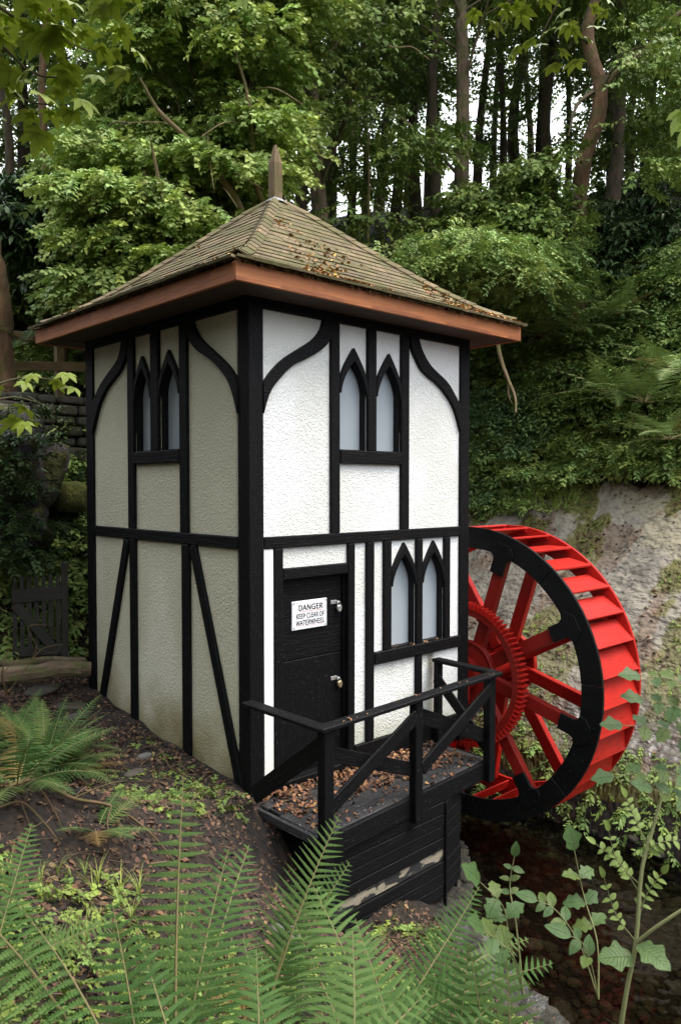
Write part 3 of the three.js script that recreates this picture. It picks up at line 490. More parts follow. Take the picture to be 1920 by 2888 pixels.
// ---------------------------------------------------------------- the red waterwheel
const WC = V(0, 0.456, -0.244);   // axle height and place along the stream
const wheel = thing('waterwheel', 'large red overshot waterwheel with black rim and toothed gear beside the house', 'waterwheel', [0, WC.y, WC.z]);
{
  const P = (x, r, deg) => { const a = deg * Math.PI / 180; return V(x, r * Math.sin(a), r * Math.cos(a)); };
  // a slab in the wheel's plane: polar outline, from x0 to x1
  const slab = (outline, x0, x1, bev = 0.003) => { const s = new THREE.Shape(outline.map(([r, deg]) => new THREE.Vector2(-r * Math.cos(deg * Math.PI / 180), r * Math.sin(deg * Math.PI / 180)))); const g = new THREE.ExtrudeGeometry(s, { depth: x1 - x0 - 2 * bev, bevelEnabled: true, bevelSize: bev, bevelThickness: bev, bevelOffset: -bev, bevelSegments: 1 }); g.translate(0, 0, bev); g.applyMatrix4(new THREE.Matrix4().set(0, 0, 1, x0, 0, 1, 0, 0, -1, 0, 0, 0, 0, 0, 0, 1)); return g; };
  const ring = (r0, r1, a0, a1, x0, x1, n = 10) => { const o = []; for (let i = 0; i <= n; i++) o.push([r1, lerp(a0, a1, i / n)]); for (let i = n; i >= 0; i--) o.push([r0, lerp(a0, a1, i / n)]); return slab(o, x0, x1); };
  const SP = [72, 28, -14.5, -56, -98, -142, -188, -236];
  for (let k = 0; k < 8; k++) {
    const a0 = 4.5 + 45 * k + 0.12, a1 = 4.5 + 45 * (k + 1) - 0.12, gs = [ring(1.393, 1.626, a0, a1, 3.2, 3.232)];
    const seg = part('rim_segment', gs[0], M.ironBlack, wheel);
    const bolts = []; for (let i = 0; i < 7; i++) for (const r of [1.45 + 0.05 * (i % 2), 1.56]) { if (r > 1.5 && i % 2) continue; const p = P(3.197, r, lerp(a0 + 2, a1 - 2, i / 6)); bolts.push(new THREE.CylinderGeometry(0.011, 0.013, 0.012, 6).rotateZ(Math.PI / 2).translate(p.x, p.y, p.z)); }
    part('bolt', merge(bolts), M.ironBlack, seg).userData.kind = 'stuff';
    part('rim_segment', ring(1.393, 1.62, a0, a1, 3.965, 4.0), M.red, wheel);
  }
  for (const a of SP) {
    const t = a * Math.PI / 180, rad = V(0, Math.sin(t), Math.cos(t)), tan = V(0, Math.cos(t), -Math.sin(t));
    part('spoke', bar(V(3.27, 0, 0).addScaledVector(rad, 0.2), V(3.27, 0, 0).addScaledVector(rad, 1.43), 0.14, 0.085, 0.006, tan), M.redShaded, wheel);
    part('spoke', bar(V(3.92, 0, 0).addScaledVector(rad, 0.2), V(3.92, 0, 0).addScaledVector(rad, 1.43), 0.14, 0.085, 0.006, tan), M.red, wheel);
    const d = (w, r) => Math.asin(w / r) * 180 / Math.PI;
    const bk = part('spoke_socket', slab([[1.19, a - d(0.083, 1.19)], [1.33, a - d(0.083, 1.33)], [1.375, a - d(0.10, 1.375)], [1.40, a - d(0.15, 1.4)], [1.46, a - d(0.15, 1.46)], [1.53, a - d(0.083, 1.53)], [1.53, a + d(0.083, 1.53)], [1.46, a + d(0.15, 1.46)], [1.40, a + d(0.15, 1.4)], [1.375, a + d(0.10, 1.375)], [1.33, a + d(0.083, 1.33)], [1.19, a + d(0.083, 1.19)]].reverse(), 3.186, 3.222), M.ironBlack, wheel);
    const bl = []; for (const [r, o] of [[1.25, -0.05], [1.25, 0.05], [1.36, 0.05], [1.36, -0.05], [1.49, 0.05], [1.49, -0.05]]) { const p = V(3.184, 0, 0).addScaledVector(rad, r).addScaledVector(tan, o); bl.push(new THREE.CylinderGeometry(0.01, 0.012, 0.012, 6).rotateZ(Math.PI / 2).translate(p.x, p.y, p.z)); }
    part('bolt', merge(bl), M.ironBlack, bk).userData.kind = 'stuff';
  }
  // floats: each a board from the rim inwards, with a cleat and small end lugs
  const NP = 34;
  for (let k = 0; k < NP; k++) {
    const a = 6.5 + k * 360 / NP, o = P(0, 1.618, a), i = P(0, 1.505, a + 9.3), i2 = P(0, 1.40, a + 10.4), up = o.clone().sub(i).cross(V(1, 0, 0)).normalize();
    const g = new THREE.Group(); g.name = 'float'; wheel.add(g);
    part('board', bar(V(3.238, o.y, o.z).lerp(V(3.238, i.y, i.z), 0.5), V(3.96, o.y, o.z).lerp(V(3.96, i.y, i.z), 0.5), o.distanceTo(i), 0.022, 0.003, o.clone().sub(i).normalize()), M.red, g);
    part('riser', bar(V(3.24, (i.y + i2.y) / 2, (i.z + i2.z) / 2), V(k % 2 ? 3.9 : 3.955, (i.y + i2.y) / 2, (i.z + i2.z) / 2), i.distanceTo(i2) * 0.8, 0.02, 0.003, i2.clone().sub(i).normalize()), k % 2 ? M.red : M.red, g);
    if (k % 2 === 0) { const c = i.clone().lerp(o, 0.12).addScaledVector(up, -0.016); const c2 = up.dot(c) < 0 ? c : c; part('cleat', bar(V(3.245, c2.y, c2.z), V(3.9, c2.y, c2.z), 0.05, 0.018, 0.003, o.clone().sub(i).normalize()), M.red, g); }
    const l = o.clone().lerp(i, 0.1); part('lug', bar(V(3.93, l.y, l.z), V(3.962, l.y * 0.98, l.z * 0.98), 0.06, 0.03, 0.004), M.red, g);
  }
  // gear ring on the near side
  const gear = new THREE.Group(); gear.name = 'gear'; wheel.add(gear);
  for (let k = 0; k < 8; k++) part('gear_ring', ring(0.665, 0.742, k * 45 + 0.1, k * 45 + 44.9, 3.075, 3.165, 8), M.redShaded, gear);
  const NT = 88; let tooth; for (let k = 0; k < NT; k++) {
    if (!tooth) { const s = new THREE.Shape([[-0.017, 0.742], [-0.012, 0.775], [-0.007, 0.803], [0.007, 0.803], [0.012, 0.775], [0.017, 0.742]].map(p => new THREE.Vector2(...p))); tooth = new THREE.ExtrudeGeometry(s, { depth: 0.125, bevelEnabled: false }); tooth.applyMatrix4(new THREE.Matrix4().set(0, 0, 1, 3.055, 0, 1, 0, 0, -1, 0, 0, 0, 0, 0, 0, 1)); }
    const m = part('tooth', tooth, M.red, gear); m.rotation.x = k * Math.PI * 2 / NT;
  }
  for (const a of SP) { const t = a * Math.PI / 180; for (const s of [-1, 1]) part('bracket', bar(V(3.12, 0.70 * Math.sin(t + s * 0.13), 0.70 * Math.cos(t + s * 0.13)), V(3.235, 0.6 * Math.sin(t + s * 0.1), 0.6 * Math.cos(t + s * 0.1)), 0.05, 0.02, 0.004), M.redShaded, gear); }
  // axle and hubs
  const cyl = (r, x0, x1, n = 40) => new THREE.CylinderGeometry(r, r, x1 - x0, n).rotateZ(Math.PI / 2).translate((x0 + x1) / 2, 0, 0);
  part('axle', cyl(0.085, 2.7, 4.35, 24), M.redShaded, wheel);
  for (const [x0, x1, m] of [[3.17, 3.225, M.redShaded], [3.965, 4.02, M.red]]) { const h = part('hub', cyl(0.36, x0, x1), m, wheel); part('hub_boss', cyl(0.19, x0 - 0.1, x1 + 0.06), m, h); const rim = new THREE.TorusGeometry(0.35, 0.022, 8, 40).rotateY(Math.PI / 2).translate(x0, 0, 0); part('hub_rim', rim, m, h); }
  part('bearing', merge([cbox(0.16, 0.2, 0.3, 0.01).translate(2.96, -0.16, 0)]), M.redShaded, wheel);
  part('axle_box', cyl(0.14, 3.3, 3.9, 24), M.red, wheel);
}

// ---------------------------------------------------------------- leaves, twigs, crowns
// where a line of sight of the photograph meets a given distance over the ground (metres)
const sight = (px, py, s) => { const a = YAW + Math.atan((px - 784) / 1826), c = Math.cos(Math.atan((px - 784) / 1826)); return V(EYE.x + s * Math.sin(a), EYE.y + s * c * (1123 - py) / 1826, EYE.z - s * Math.cos(a)); };
function leafBlade(L, Wd, fold, droop) { // 4 triangles, folded along the midrib
  const m = (t) => [t * L, -droop * t * t * L, 0], e = (t, w, s) => [t * L, fold * w - droop * t * t * L, s * w];
  const T = []; for (const s of [1, -1]) { const a = m(0), b = e(0.33, Wd * 0.5, s), c = e(0.68, Wd * 0.4, s), d = m(1), q = m(0.5); if (s > 0) T.push(a, b, q, b, c, q, q, c, d); else T.push(a, q, b, b, q, c, q, d, c); } return T;
}
function sprayGeo(seed, o) {
  const R = rng(seed), pos = [], m = new THREE.Matrix4(), q = new THREE.Quaternion(), e = new THREE.Euler();
  const put = (tri, mat) => { for (const p of tri) { const v = V(...p).applyMatrix4(mat); pos.push(v.x, v.y, v.z); } };
  const along = (t) => V(t * o.len, -o.droop * t * t * o.len, (o.bend || 0) * Math.sin(t * 3) * o.len);
  for (let i = 0; i < o.n; i++) {
    const t = (i + 0.6) / o.n, s = i % 2 ? 1 : -1, L = o.L * rr(R, 0.75, 1.15) * (0.75 + 0.5 * Math.sin(t * 2.6));
    e.set(rr(R, -0.5, 0.5), s * (i === o.n - 1 ? 0 : rr(R, 0.7, 1.25)), rr(R, -0.45, 0.25)); q.setFromEuler(e);
    const p = along(t); p.y += rr(R, -0.02, 0.02) * (o.lift || 1); m.compose(p, q, V(1, 1, 1)); put(leafBlade(L, L * o.w, 0.22, rr(R, 0.1, 0.35)), m);
  }
  // the twig itself: a thin three-sided stalk
  const tw = o.twig ?? 0.004; for (let i = 0; i < 2; i++) { const a = along(i / 2), b = along((i + 1) / 2); for (const [u, v] of [[[0, tw, 0], [0, -tw, tw]], [[0, -tw, tw], [0, -tw, -tw]], [[0, -tw, -tw], [0, tw, 0]]]) { const A = a.clone().add(V(...u)), B = a.clone().add(V(...v)), C = b.clone().add(V(...u)); pos.push(A.x, A.y, A.z, B.x, B.y, B.z, C.x, C.y, C.z); } }
  const g = new THREE.BufferGeometry(); g.setAttribute('position', new THREE.Float32BufferAttribute(pos, 3)); g.computeVertexNormals(); return g;
}
const SPRAY = {
  lime: sprayGeo(1, { n: 17, L: 0.066, w: 0.78, len: 0.4, droop: 0.3 }),
  beech: sprayGeo(2, { n: 13, L: 0.078, w: 0.62, len: 0.42, droop: 0.2 }),
  far: sprayGeo(3, { n: 19, L: 0.092, w: 0.66, len: 0.72, droop: 0.25, twig: 0.005 }),
  laurel: sprayGeo(4, { n: 9, L: 0.16, w: 0.3, len: 0.26, droop: 0.3, lift: 3 }),
  small: sprayGeo(5, { n: 15, L: 0.055, w: 0.6, len: 0.34, droop: 0.3, bend: 0.15 }),
  elder: sprayGeo(6, { n: 11, L: 0.09, w: 0.45, len: 0.36, droop: 0.3 }),
  holly: sprayGeo(7, { n: 13, L: 0.07, w: 0.5, len: 0.3, droop: 0.2, lift: 2 }),
};
const LEAF = {
  lime: leafMat(0.40, 0.52, 0.15, 0.55, 0.44), beech: leafMat(0.21, 0.30, 0.066, 0.52, 0.4), far: leafMat(0.15, 0.215, 0.055, 0.6, 0.4), dark: leafMat(0.075, 0.115, 0.042, 0.55, 0.34),
  laurel: leafMat(0.075, 0.125, 0.05, 0.26, 0.25), bush: leafMat(0.20, 0.295, 0.078, 0.45, 0.36), pale: leafMat(0.30, 0.41, 0.12, 0.45, 0.4), cool: leafMat(0.19, 0.31, 0.125, 0.38, 0.34), sycamore: leafMat(0.24, 0.31, 0.03, 0.5, 0.55), ivy: leafMat(0.06, 0.1, 0.035, 0.35, 0.25),
};
const _m = new THREE.Matrix4(), _q = new THREE.Quaternion(), _e = new THREE.Euler(), _c = new THREE.Color();
// list of { p, yaw, pitch, roll, s, c } -> one InstancedMesh
function copies(name, geo, mat, list, parent) {
  const im = new THREE.InstancedMesh(geo, mat, list.length); im.name = name;
  list.forEach((d, i) => { _e.set(d.roll || 0, d.yaw || 0, d.pitch || 0, 'YZX'); _q.setFromEuler(_e); _m.compose(d.p, _q, V(d.s, d.s, d.s)); im.setMatrixAt(i, _m); const c = d.c || [1, 1, 1]; im.setColorAt(i, _c.setRGB(c[0], c[1], c[2])); });
  im.castShadow = im.receiveShadow = true; im.instanceMatrix.needsUpdate = true; parent.add(im); return im;
}
const tint = (R, warm = 0) => { const b = rr(R, 0.66, 1.25), w = rr(R, -0.12, 0.16) + warm; return [b * (1 + w), b * (1 + w * 0.25), b * (1 - w * 0.8)]; };
// sprays in flattened clumps; each clump { c, r, h, n } ; axis = where twigs point away from
function clumps(R, list, o = {}) {
  const out = [];
  for (const k of list) {
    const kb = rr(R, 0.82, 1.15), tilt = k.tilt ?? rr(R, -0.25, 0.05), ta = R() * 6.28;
    for (let i = 0; i < k.n; i++) {
      const a = R() * Math.PI * 2, rad = Math.pow(R(), 0.6), y = (R() + R() - 1);
      const dx = Math.cos(a) * rad * k.r, dz = Math.sin(a) * rad * k.r, p = V(k.c.x + dx, k.c.y + y * k.h * (1.05 - 0.6 * rad) - 0.35 * k.h * rad * rad + Math.cos(a - ta) * rad * k.r * tilt, k.c.z + dz);
      if (o.keep && !o.keep(p)) continue;
      const away = Math.atan2(-(p.z - (o.az ?? k.c.z) + dz), p.x - (o.ax ?? k.c.x) + dx);
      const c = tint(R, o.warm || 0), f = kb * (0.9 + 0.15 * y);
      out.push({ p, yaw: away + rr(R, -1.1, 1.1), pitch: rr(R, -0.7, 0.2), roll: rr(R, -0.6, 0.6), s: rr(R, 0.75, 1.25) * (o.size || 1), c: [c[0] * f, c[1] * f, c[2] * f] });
    }
  }
  return out;
}
function trunkGeo(base, top, r0, r1, R, wob = 0.15, n = 5) {
  const pts = [], rad = []; for (let i = 0; i <= n; i++) { const t = i / n, p = base.clone().lerp(top, t); if (i && i < n) { p.x += rr(R, -wob, wob); p.z += rr(R, -wob, wob); } pts.push(p); rad.push(lerp(r0, r1, Math.pow(t, 0.8)) * (i === 0 ? 1.35 : 1)); }
  return { geo: tube(pts, rad, 9, 4, 0.16), at: (t) => new THREE.CatmullRomCurve3(pts).getPoint(clamp(t, 0, 1)), rad: (t) => lerp(r0, r1, t) };
}
function limbGeo(a, b, r0, r1, R, sag = 0.1) { const m1 = a.clone().lerp(b, 0.4), m2 = a.clone().lerp(b, 0.75), L = a.distanceTo(b); m1.y += sag * L + rr(R, -0.05, 0.05) * L; m1.x += rr(R, -0.08, 0.08) * L; m2.y += sag * 0.7 * L; m2.z += rr(R, -0.06, 0.06) * L; return tube([a, m1, m2, b], [r0, lerp(r0, r1, 0.5), r1 * 1.3, r1], 6, 3, 0.1); }
function makeTree(o) {
  const R = rng(o.seed), x = o.x, z = o.z, y = height(x, z) - 0.25, top = o.top || V(x + rr(R, -0.6, 0.6), y + o.h, z + rr(R, -0.6, 0.6));
  const t = thing(o.name || 'tree', o.label, 'tree', [0, 0, 0], o.group);
  const tk = trunkGeo(V(x, y, z), top, o.r, o.r * (o.taper ?? 0.35), R, o.wob ?? 0.18); part('trunk', tk.geo, o.bark || M.barkDark, t);
  const cl = [];
  for (let i = 0; i < (o.nc || 0); i++) {
    const f = Math.pow(R(), 0.8), yy = lerp(o.y0, o.h * 1.02, f), rad = o.cr * (0.35 + 0.65 * Math.sqrt(Math.max(0, 1 - Math.pow((f - 0.35) / 0.75, 2)))) * Math.pow(R(), 0.45), a = o.side != null ? o.side + rr(R, -1.3, 1.3) : R() * 6.28;
    const ax = tk.at(clamp(yy / o.h, 0, 1)); cl.push({ c: V(ax.x + Math.cos(a) * rad, y + yy, ax.z + Math.sin(a) * rad), r: rr(R, 0.6, 1.15) * (o.cs || 1), h: rr(R, 0.16, 0.4) * (o.cs || 1), n: o.per || 50, f });
  }
  if (o.extra) cl.push(...o.extra);
  const limbs = []; for (const k of cl) { if (R() < (o.limbs ?? 0.6)) { const h = (k.c.y - y) / o.h, a = tk.at(clamp(h - rr(R, 0.06, 0.2), 0.05, 0.97)); limbs.push(limbGeo(a, k.c.clone().add(V(0, -0.05, 0)), Math.max(0.012, tk.rad(h) * 0.28), 0.008, R)); } }
  if (limbs.length) part('limbs', merge(limbs), o.bark || M.barkDark, t);
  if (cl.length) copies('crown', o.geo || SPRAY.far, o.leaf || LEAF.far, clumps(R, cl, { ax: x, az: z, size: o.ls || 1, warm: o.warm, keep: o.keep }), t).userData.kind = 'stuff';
  return t;
}

// ---- the bright layered tree behind the house on the left
{
  const R = rng(501), t = thing('tree', 'bright green layered broadleaf tree with pale slender stems behind the roof', 'tree');
  const base = sight(600, 500, 13), gy = height(base.x, base.z) - 0.2, stems = [];
  const stem = (pts, rad, bark = M.barkPale) => { const e2 = EYE.clone(); pts = pts.map((p, i) => i ? p.clone().lerp(e2, 0.085) : p); part('stem', tube(pts, rad, 7, 4, 0.1), bark, t); stems.push(...pts); };
  stem([V(base.x, gy, base.z), sight(640, 560, 12.8), sight(592, 440, 12.6), sight(583, 320, 12.4), sight(572, 230, 12.2), sight(548, 150, 12)], [0.07, 0.05, 0.036, 0.03, 0.024, 0.014]);
  stem([V(base.x - 0.3, gy, base.z), sight(560, 500, 12.6), sight(490, 400, 12.3), sight(430, 330, 12), sight(370, 270, 11.8), sight(330, 200, 11.6)], [0.07, 0.055, 0.045, 0.035, 0.025, 0.012]);
  stem([V(base.x - 1.2, gy - 0.2, base.z + 0.2), sight(415, 560, 12), sight(385, 490, 11.8), sight(362, 380, 11.6), sight(352, 330, 11.5)], [0.045, 0.035, 0.028, 0.02, 0.01]);
  for (const p of [[[572, 235], [640, 225], [700, 260]], [[583, 320], [520, 300], [470, 330]], [[362, 385], [330, 430], [310, 455]], [[365, 400], [400, 440], [445, 470]], [[430, 330], [380, 300], [300, 300]], [[490, 400], [560, 420], [610, 450]], [[482, 300], [487, 380], [497, 450]], [[500, 430], [530, 460], [550, 490]]]) stem(p.map((q, i) => sight(q[0], q[1], 12.1 - i * 0.2)), [0.016, 0.010, 0.005]);
  const cl = [], add = (px, py, s, r, n, h) => cl.push({ c: sight(px, py, s), r, h: h ?? r * 0.17, n });
  // layers of foliage, from the top down, stepping out to the left
  for (let i = 0; i < 135; i++) {
    const py = rr(R, -120, 470), L = lerp(250, 190, py / 470), Rr = lerp(690, 630, py / 470), px = rr(R, L, Rr) + (py < 60 ? 40 : 0);
    add(px, py, rr(R, 11.2, 14.4), rr(R, 0.35, 0.75), 62);
  }
  for (let i = 0; i < 42; i++) add(rr(R, 190, 470), rr(R, 430, 690), rr(R, 10.6, 12.6), rr(R, 0.3, 0.55), 62);
  for (let i = 0; i < 24; i++) add(rr(R, 380, 640), rr(R, 470, 600), rr(R, 11.6, 13.4), rr(R, 0.35, 0.6), 55);
  const lim = []; for (const k of cl) if (R() < 0.5) { let b = stems[0], d = 1e9; for (const s of stems) { const e = s.distanceTo(k.c); if (e < d) { d = e; b = s; } } if (d > 0.3 && d < 2.6) lim.push(limbGeo(b, k.c, 0.016, 0.005, R, 0.12)); }
  part('limbs', merge(lim), M.bark, t);
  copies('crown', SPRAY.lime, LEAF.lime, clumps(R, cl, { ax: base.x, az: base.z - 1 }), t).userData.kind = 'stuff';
}
// ---- the wood
{
  // nearer trees with trunks one can follow
  const near = [
    { px: 150, s: 13.5, r: 0.085, h: 12, label: 'slender red-brown tree trunk rising left of the bright tree', bark: M.barkRed, y0: 5, nc: 16, cr: 2.0, per: 50, geo: SPRAY.beech, leaf: LEAF.beech, topPx: 118 },
    { px: 748, s: 15.2, r: 0.22, h: 14, label: 'stout brown tree trunk just right of the roof finial', bark: M.bark, y0: 6.5, nc: 34, cr: 3.2, per: 55, geo: SPRAY.beech, leaf: LEAF.beech, topPx: 700 },
    { px: 712, s: 16.5, r: 0.15, h: 14, label: 'dark tree trunk left of the stout brown trunk', y0: 6, nc: 20, cr: 2.6, topPx: 716 },
    { px: 1042, s: 16.5, r: 0.2, h: 14, label: 'grey-brown forked tree trunk right of the roof against bright sky', bark: M.bark, y0: 5.5, nc: 28, cr: 3.0, per: 45, geo: SPRAY.beech, leaf: LEAF.beech, topPx: 1060 },
    { px: 1020, s: 17.5, r: 0.14, h: 14, label: 'dark trunk close beside the grey-brown forked tree', y0: 6, nc: 16, cr: 2.4, topPx: 985 },
    { px: 872, s: 15.5, r: 0.05, h: 6.5, label: 'thin grey leaning sapling stem behind the roof slope', bark: M.barkPale, y0: 4.5, nc: 6, cr: 1.2, per: 40, geo: SPRAY.beech, leaf: LEAF.beech, topPx: 845, taper: 0.25 },
    { px: 1385, s: 18, r: 0.15, h: 11, label: 'dark leaning tree trunk right of the tall brown tree', y0: 5, nc: 14, cr: 2.4, topPx: 1480 },
  ];
  near.forEach((o, i) => { const p = sight(o.px, 500, o.s), y = height(p.x, p.z), q = sight(o.topPx, 0, o.s); const d = { ...o, seed: 600 + i, x: p.x, z: p.z, top: V(q.x, y + o.h, q.z) }; makeTree(d); });
  // tall reddish tree on the right bank with a long bare branch
  {
    const R = rng(650), p = sight(1325, 730, 15.6), y = height(p.x, p.z) - 0.2, t = thing('tree', 'tall brown-trunked tree on the right bank with long bare side branch', 'tree');
    const S = (px, py, s = 15.6) => sight(px, py, s);
    part('trunk', tube([V(p.x, y, p.z), S(1320, 660), S(1324, 560), S(1328, 450), S(1340, 370), S(1366, 290), S(1370, 215), S(1350, 150), S(1342, 90), S(1364, 0), S(1368, -160)], [0.2, 0.17, 0.15, 0.15, 0.145, 0.135, 0.12, 0.11, 0.09, 0.06], 10, 5, 0.12), M.barkRed, t);
    part('limb', tube([S(1368, 235), S(1410, 185), S(1470, 140), S(1530, 70), S(1600, 20)], [0.06, 0.05, 0.045, 0.035, 0.02], 7, 5, 0.1), M.barkPale, t);
    for (const a of [[[1330, 480], [1290, 440], [1255, 430]], [[1330, 500], [1270, 470], [1262, 560]], [[1345, 120], [1318, 100], [1320, 70]], [[1355, 230], [1320, 260], [1300, 330]], [[1378, 215], [1420, 150], [1470, 130]]]) part('limb', tube(a.map((q, i) => S(q[0], q[1], 15.5 - 0.15 * i)), [0.045, 0.03, 0.012], 6, 4, 0.1), M.bark, t);
    const cl = []; const add = (px, py, s, r, n) => cl.push({ c: S(px, py, s), r, h: r * 0.3, n });
    for (let i = 0; i < 26; i++) add(rr(R, 1180, 1620), rr(R, -160, 60), rr(R, 15.9, 18), rr(R, 0.5, 0.9), 45);
    for (let i = 0; i < 15; i++) add(rr(R, 1430, 1620), rr(R, 80, 420), rr(R, 14, 17), rr(R, 0.4, 0.8), 45);
    for (let i = 0; i < 26; i++) add(rr(R, 1190, 1290), rr(R, 360, 640), rr(R, 14.6, 15.8), rr(R, 0.25, 0.42), 36);
    for (let i = 0; i < 18; i++) add(rr(R, 1040, 1300), rr(R, 430, 620), rr(R, 14.5, 16.5), rr(R, 0.4, 0.7), 45);
    copies('crown', SPRAY.beech, LEAF.beech, clumps(R, cl, { ax: p.x, az: p.z }), t).userData.kind = 'stuff';
  }
  const ORD = 'first second third fourth fifth sixth seventh eighth ninth tenth eleventh twelfth thirteenth fourteenth fifteenth sixteenth seventeenth eighteenth nineteenth twentieth twenty-first twenty-second twenty-third twenty-fourth twenty-fifth twenty-sixth twenty-seventh twenty-eighth twenty-ninth thirtieth thirty-first thirty-second thirty-third thirty-fourth'.split(' ');
  // the rows of dark trunks behind, on the brow against the sky
  const brow = [[20, 17], [70, 20], [240, 18], [330, 22], [520, 20], [640, 19], [690, 22], [805, 23], [838, 27], [905, 24], [935, 28], [958, 24], [985, 27], [1000, 31], [1092, 24], [1128, 28], [1152, 22], [1188, 25], [1212, 29], [1232, 24], [1275, 20], [1300, 26], [1405, 24], [1440, 27], [1478, 22], [1515, 26], [1545, 20], [1600, 23], [-60, 19], [440, 25], [590, 27], [760, 28], [870, 31], [1060, 31]];
  const order = brow.map(b => b[0]).sort((a, b) => a - b);
  brow.forEach(([px, s], i) => {
    const R = rng(700 + i), p = sight(px, 500, s), open = (px > 1070 && px < 1260) || (px > 940 && px < 1040);
    makeTree({ seed: 720 + i, x: p.x, z: p.z, r: rr(R, 0.09, 0.19), h: rr(R, 12, 16), label: `dark slender trunk on the wooded brow behind, ${ORD[order.indexOf(px)]} from the left of its row`, y0: open ? 6 : s < 22 ? rr(R, 4.4, 5.8) : rr(R, 3.0, 5.0), nc: open ? 9 : 20, cr: rr(R, 2.0, 2.9), per: open ? 14 : 28, limbs: 0.35, leaf: i % 3 ? LEAF.far : LEAF.dark, wob: 0.22 });
  });
  // low branches and saplings that close the gaps between trunks
  const R = rng(790), fill = [];
  for (let i = 0; i < 300; i++) {
    const px = rr(R, -120, 1700), py = rr(R, -60, 560), s = rr(R, 19, 28), gap = (px > 1075 && px < 1245 && py > 90 && py < 430) || (px > 955 && px < 1045 && py > 300 && py < 530) || (px > 675 && px < 725 && py > 280), thin = px > 640 && px < 1110 && py > 300 && py < 540;
    if ((gap && R() < 0.5) || (thin && R() < 0.55)) continue; const c = sight(px, py, s); if (c.y < height(c.x, c.z)) continue;
    fill.push({ c, r: rr(R, 0.7, 1.4), h: rr(R, 0.25, 0.5), n: 26 });
  }
  const f = new THREE.Group(); f.name = 'woodland'; scene.add(f); f.userData.kind = 'stuff'; f.userData.label = 'mass of dark green foliage filling the wood behind';
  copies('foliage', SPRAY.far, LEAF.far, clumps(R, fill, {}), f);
}
// unseen trees added on the left bank to shade the house on that side
for (const [i, x, z, r, h, cr] of [[1, -9.0, 2.0, 0.24, 11, 3.2], [2, -6.8, -2.4, 0.22, 10, 3.0], [3, -6.0, -0.2, 0.2, 9, 2.5]]) makeTree({ seed: 900 + i, x, z, r, h, cr, label: i === 1 ? 'broad unseen tree added for shade on the left bank above the path' : i === 2 ? 'broad unseen tree added for shade on the left bank level with the back of the house' : 'smaller unseen tree added for shade on the left bank beside the path', y0: 2.2, nc: 46, per: 60, bark: M.bark, leaf: LEAF.beech, geo: SPRAY.far, limbs: 0.5 });

// ---------------------------------------------------------------- undergrowth of the banks
// where a line of sight meets the ground
function hit(px, py, s0 = 3) { let a = sight(px, py, s0); for (let s = s0; s < 45; s += 0.08) { const p = sight(px, py, s); if (p.y < height(p.x, p.z)) { p.y = height(p.x, p.z); p.s = s; return p; } a = p; } return null; }
function makeShrub(o) {
  const R = rng(o.seed), cl = [], t = thing(o.name || 'shrub', o.label, o.cat || 'shrub', [0, 0, 0], o.group), st = [];
  for (let i = 0; i < o.n; i++) {
    const a = R() * 6.28, q = Math.sqrt(R()), px = o.px + Math.cos(a) * q * o.rx, py = o.py + Math.sin(a) * q * o.ry; let c;
    if (o.s) c = sight(px, py, o.s + rr(R, -0.7, 0.7)); else { const h = hit(px, py + 20, 5); if (!h) continue; c = h; c.y += rr(R, 0.1, o.up ?? 0.45); }
    cl.push({ c, r: rr(R, 0.7, 1.2) * (o.r || 0.45), h: rr(R, 0.2, 0.45) * (o.r || 0.45), n: o.per || 36 });
    if (i % 2 === 0) { const gx = lerp(c.x, o.bx ?? c.x, 0.5) + rr(R, -0.2, 0.2), gz = lerp(c.z, o.bz ?? c.z, 0.5) + rr(R, -0.2, 0.2), g = V(gx, height(gx, gz) - 0.05, gz); if (g.distanceTo(c) < 1.3) st.push(limbGeo(g, c, 0.014, 0.005, R, 0.05)); }
  }
  if (st.length) part('stem', merge(st), o.bark || M.twig, t);
  copies('foliage', o.geo || SPRAY.small, o.leaf || LEAF.bush, clumps(R, cl, { size: o.ls || 1, warm: o.warm }), t).userData.kind = 'stuff';
  return t;
}
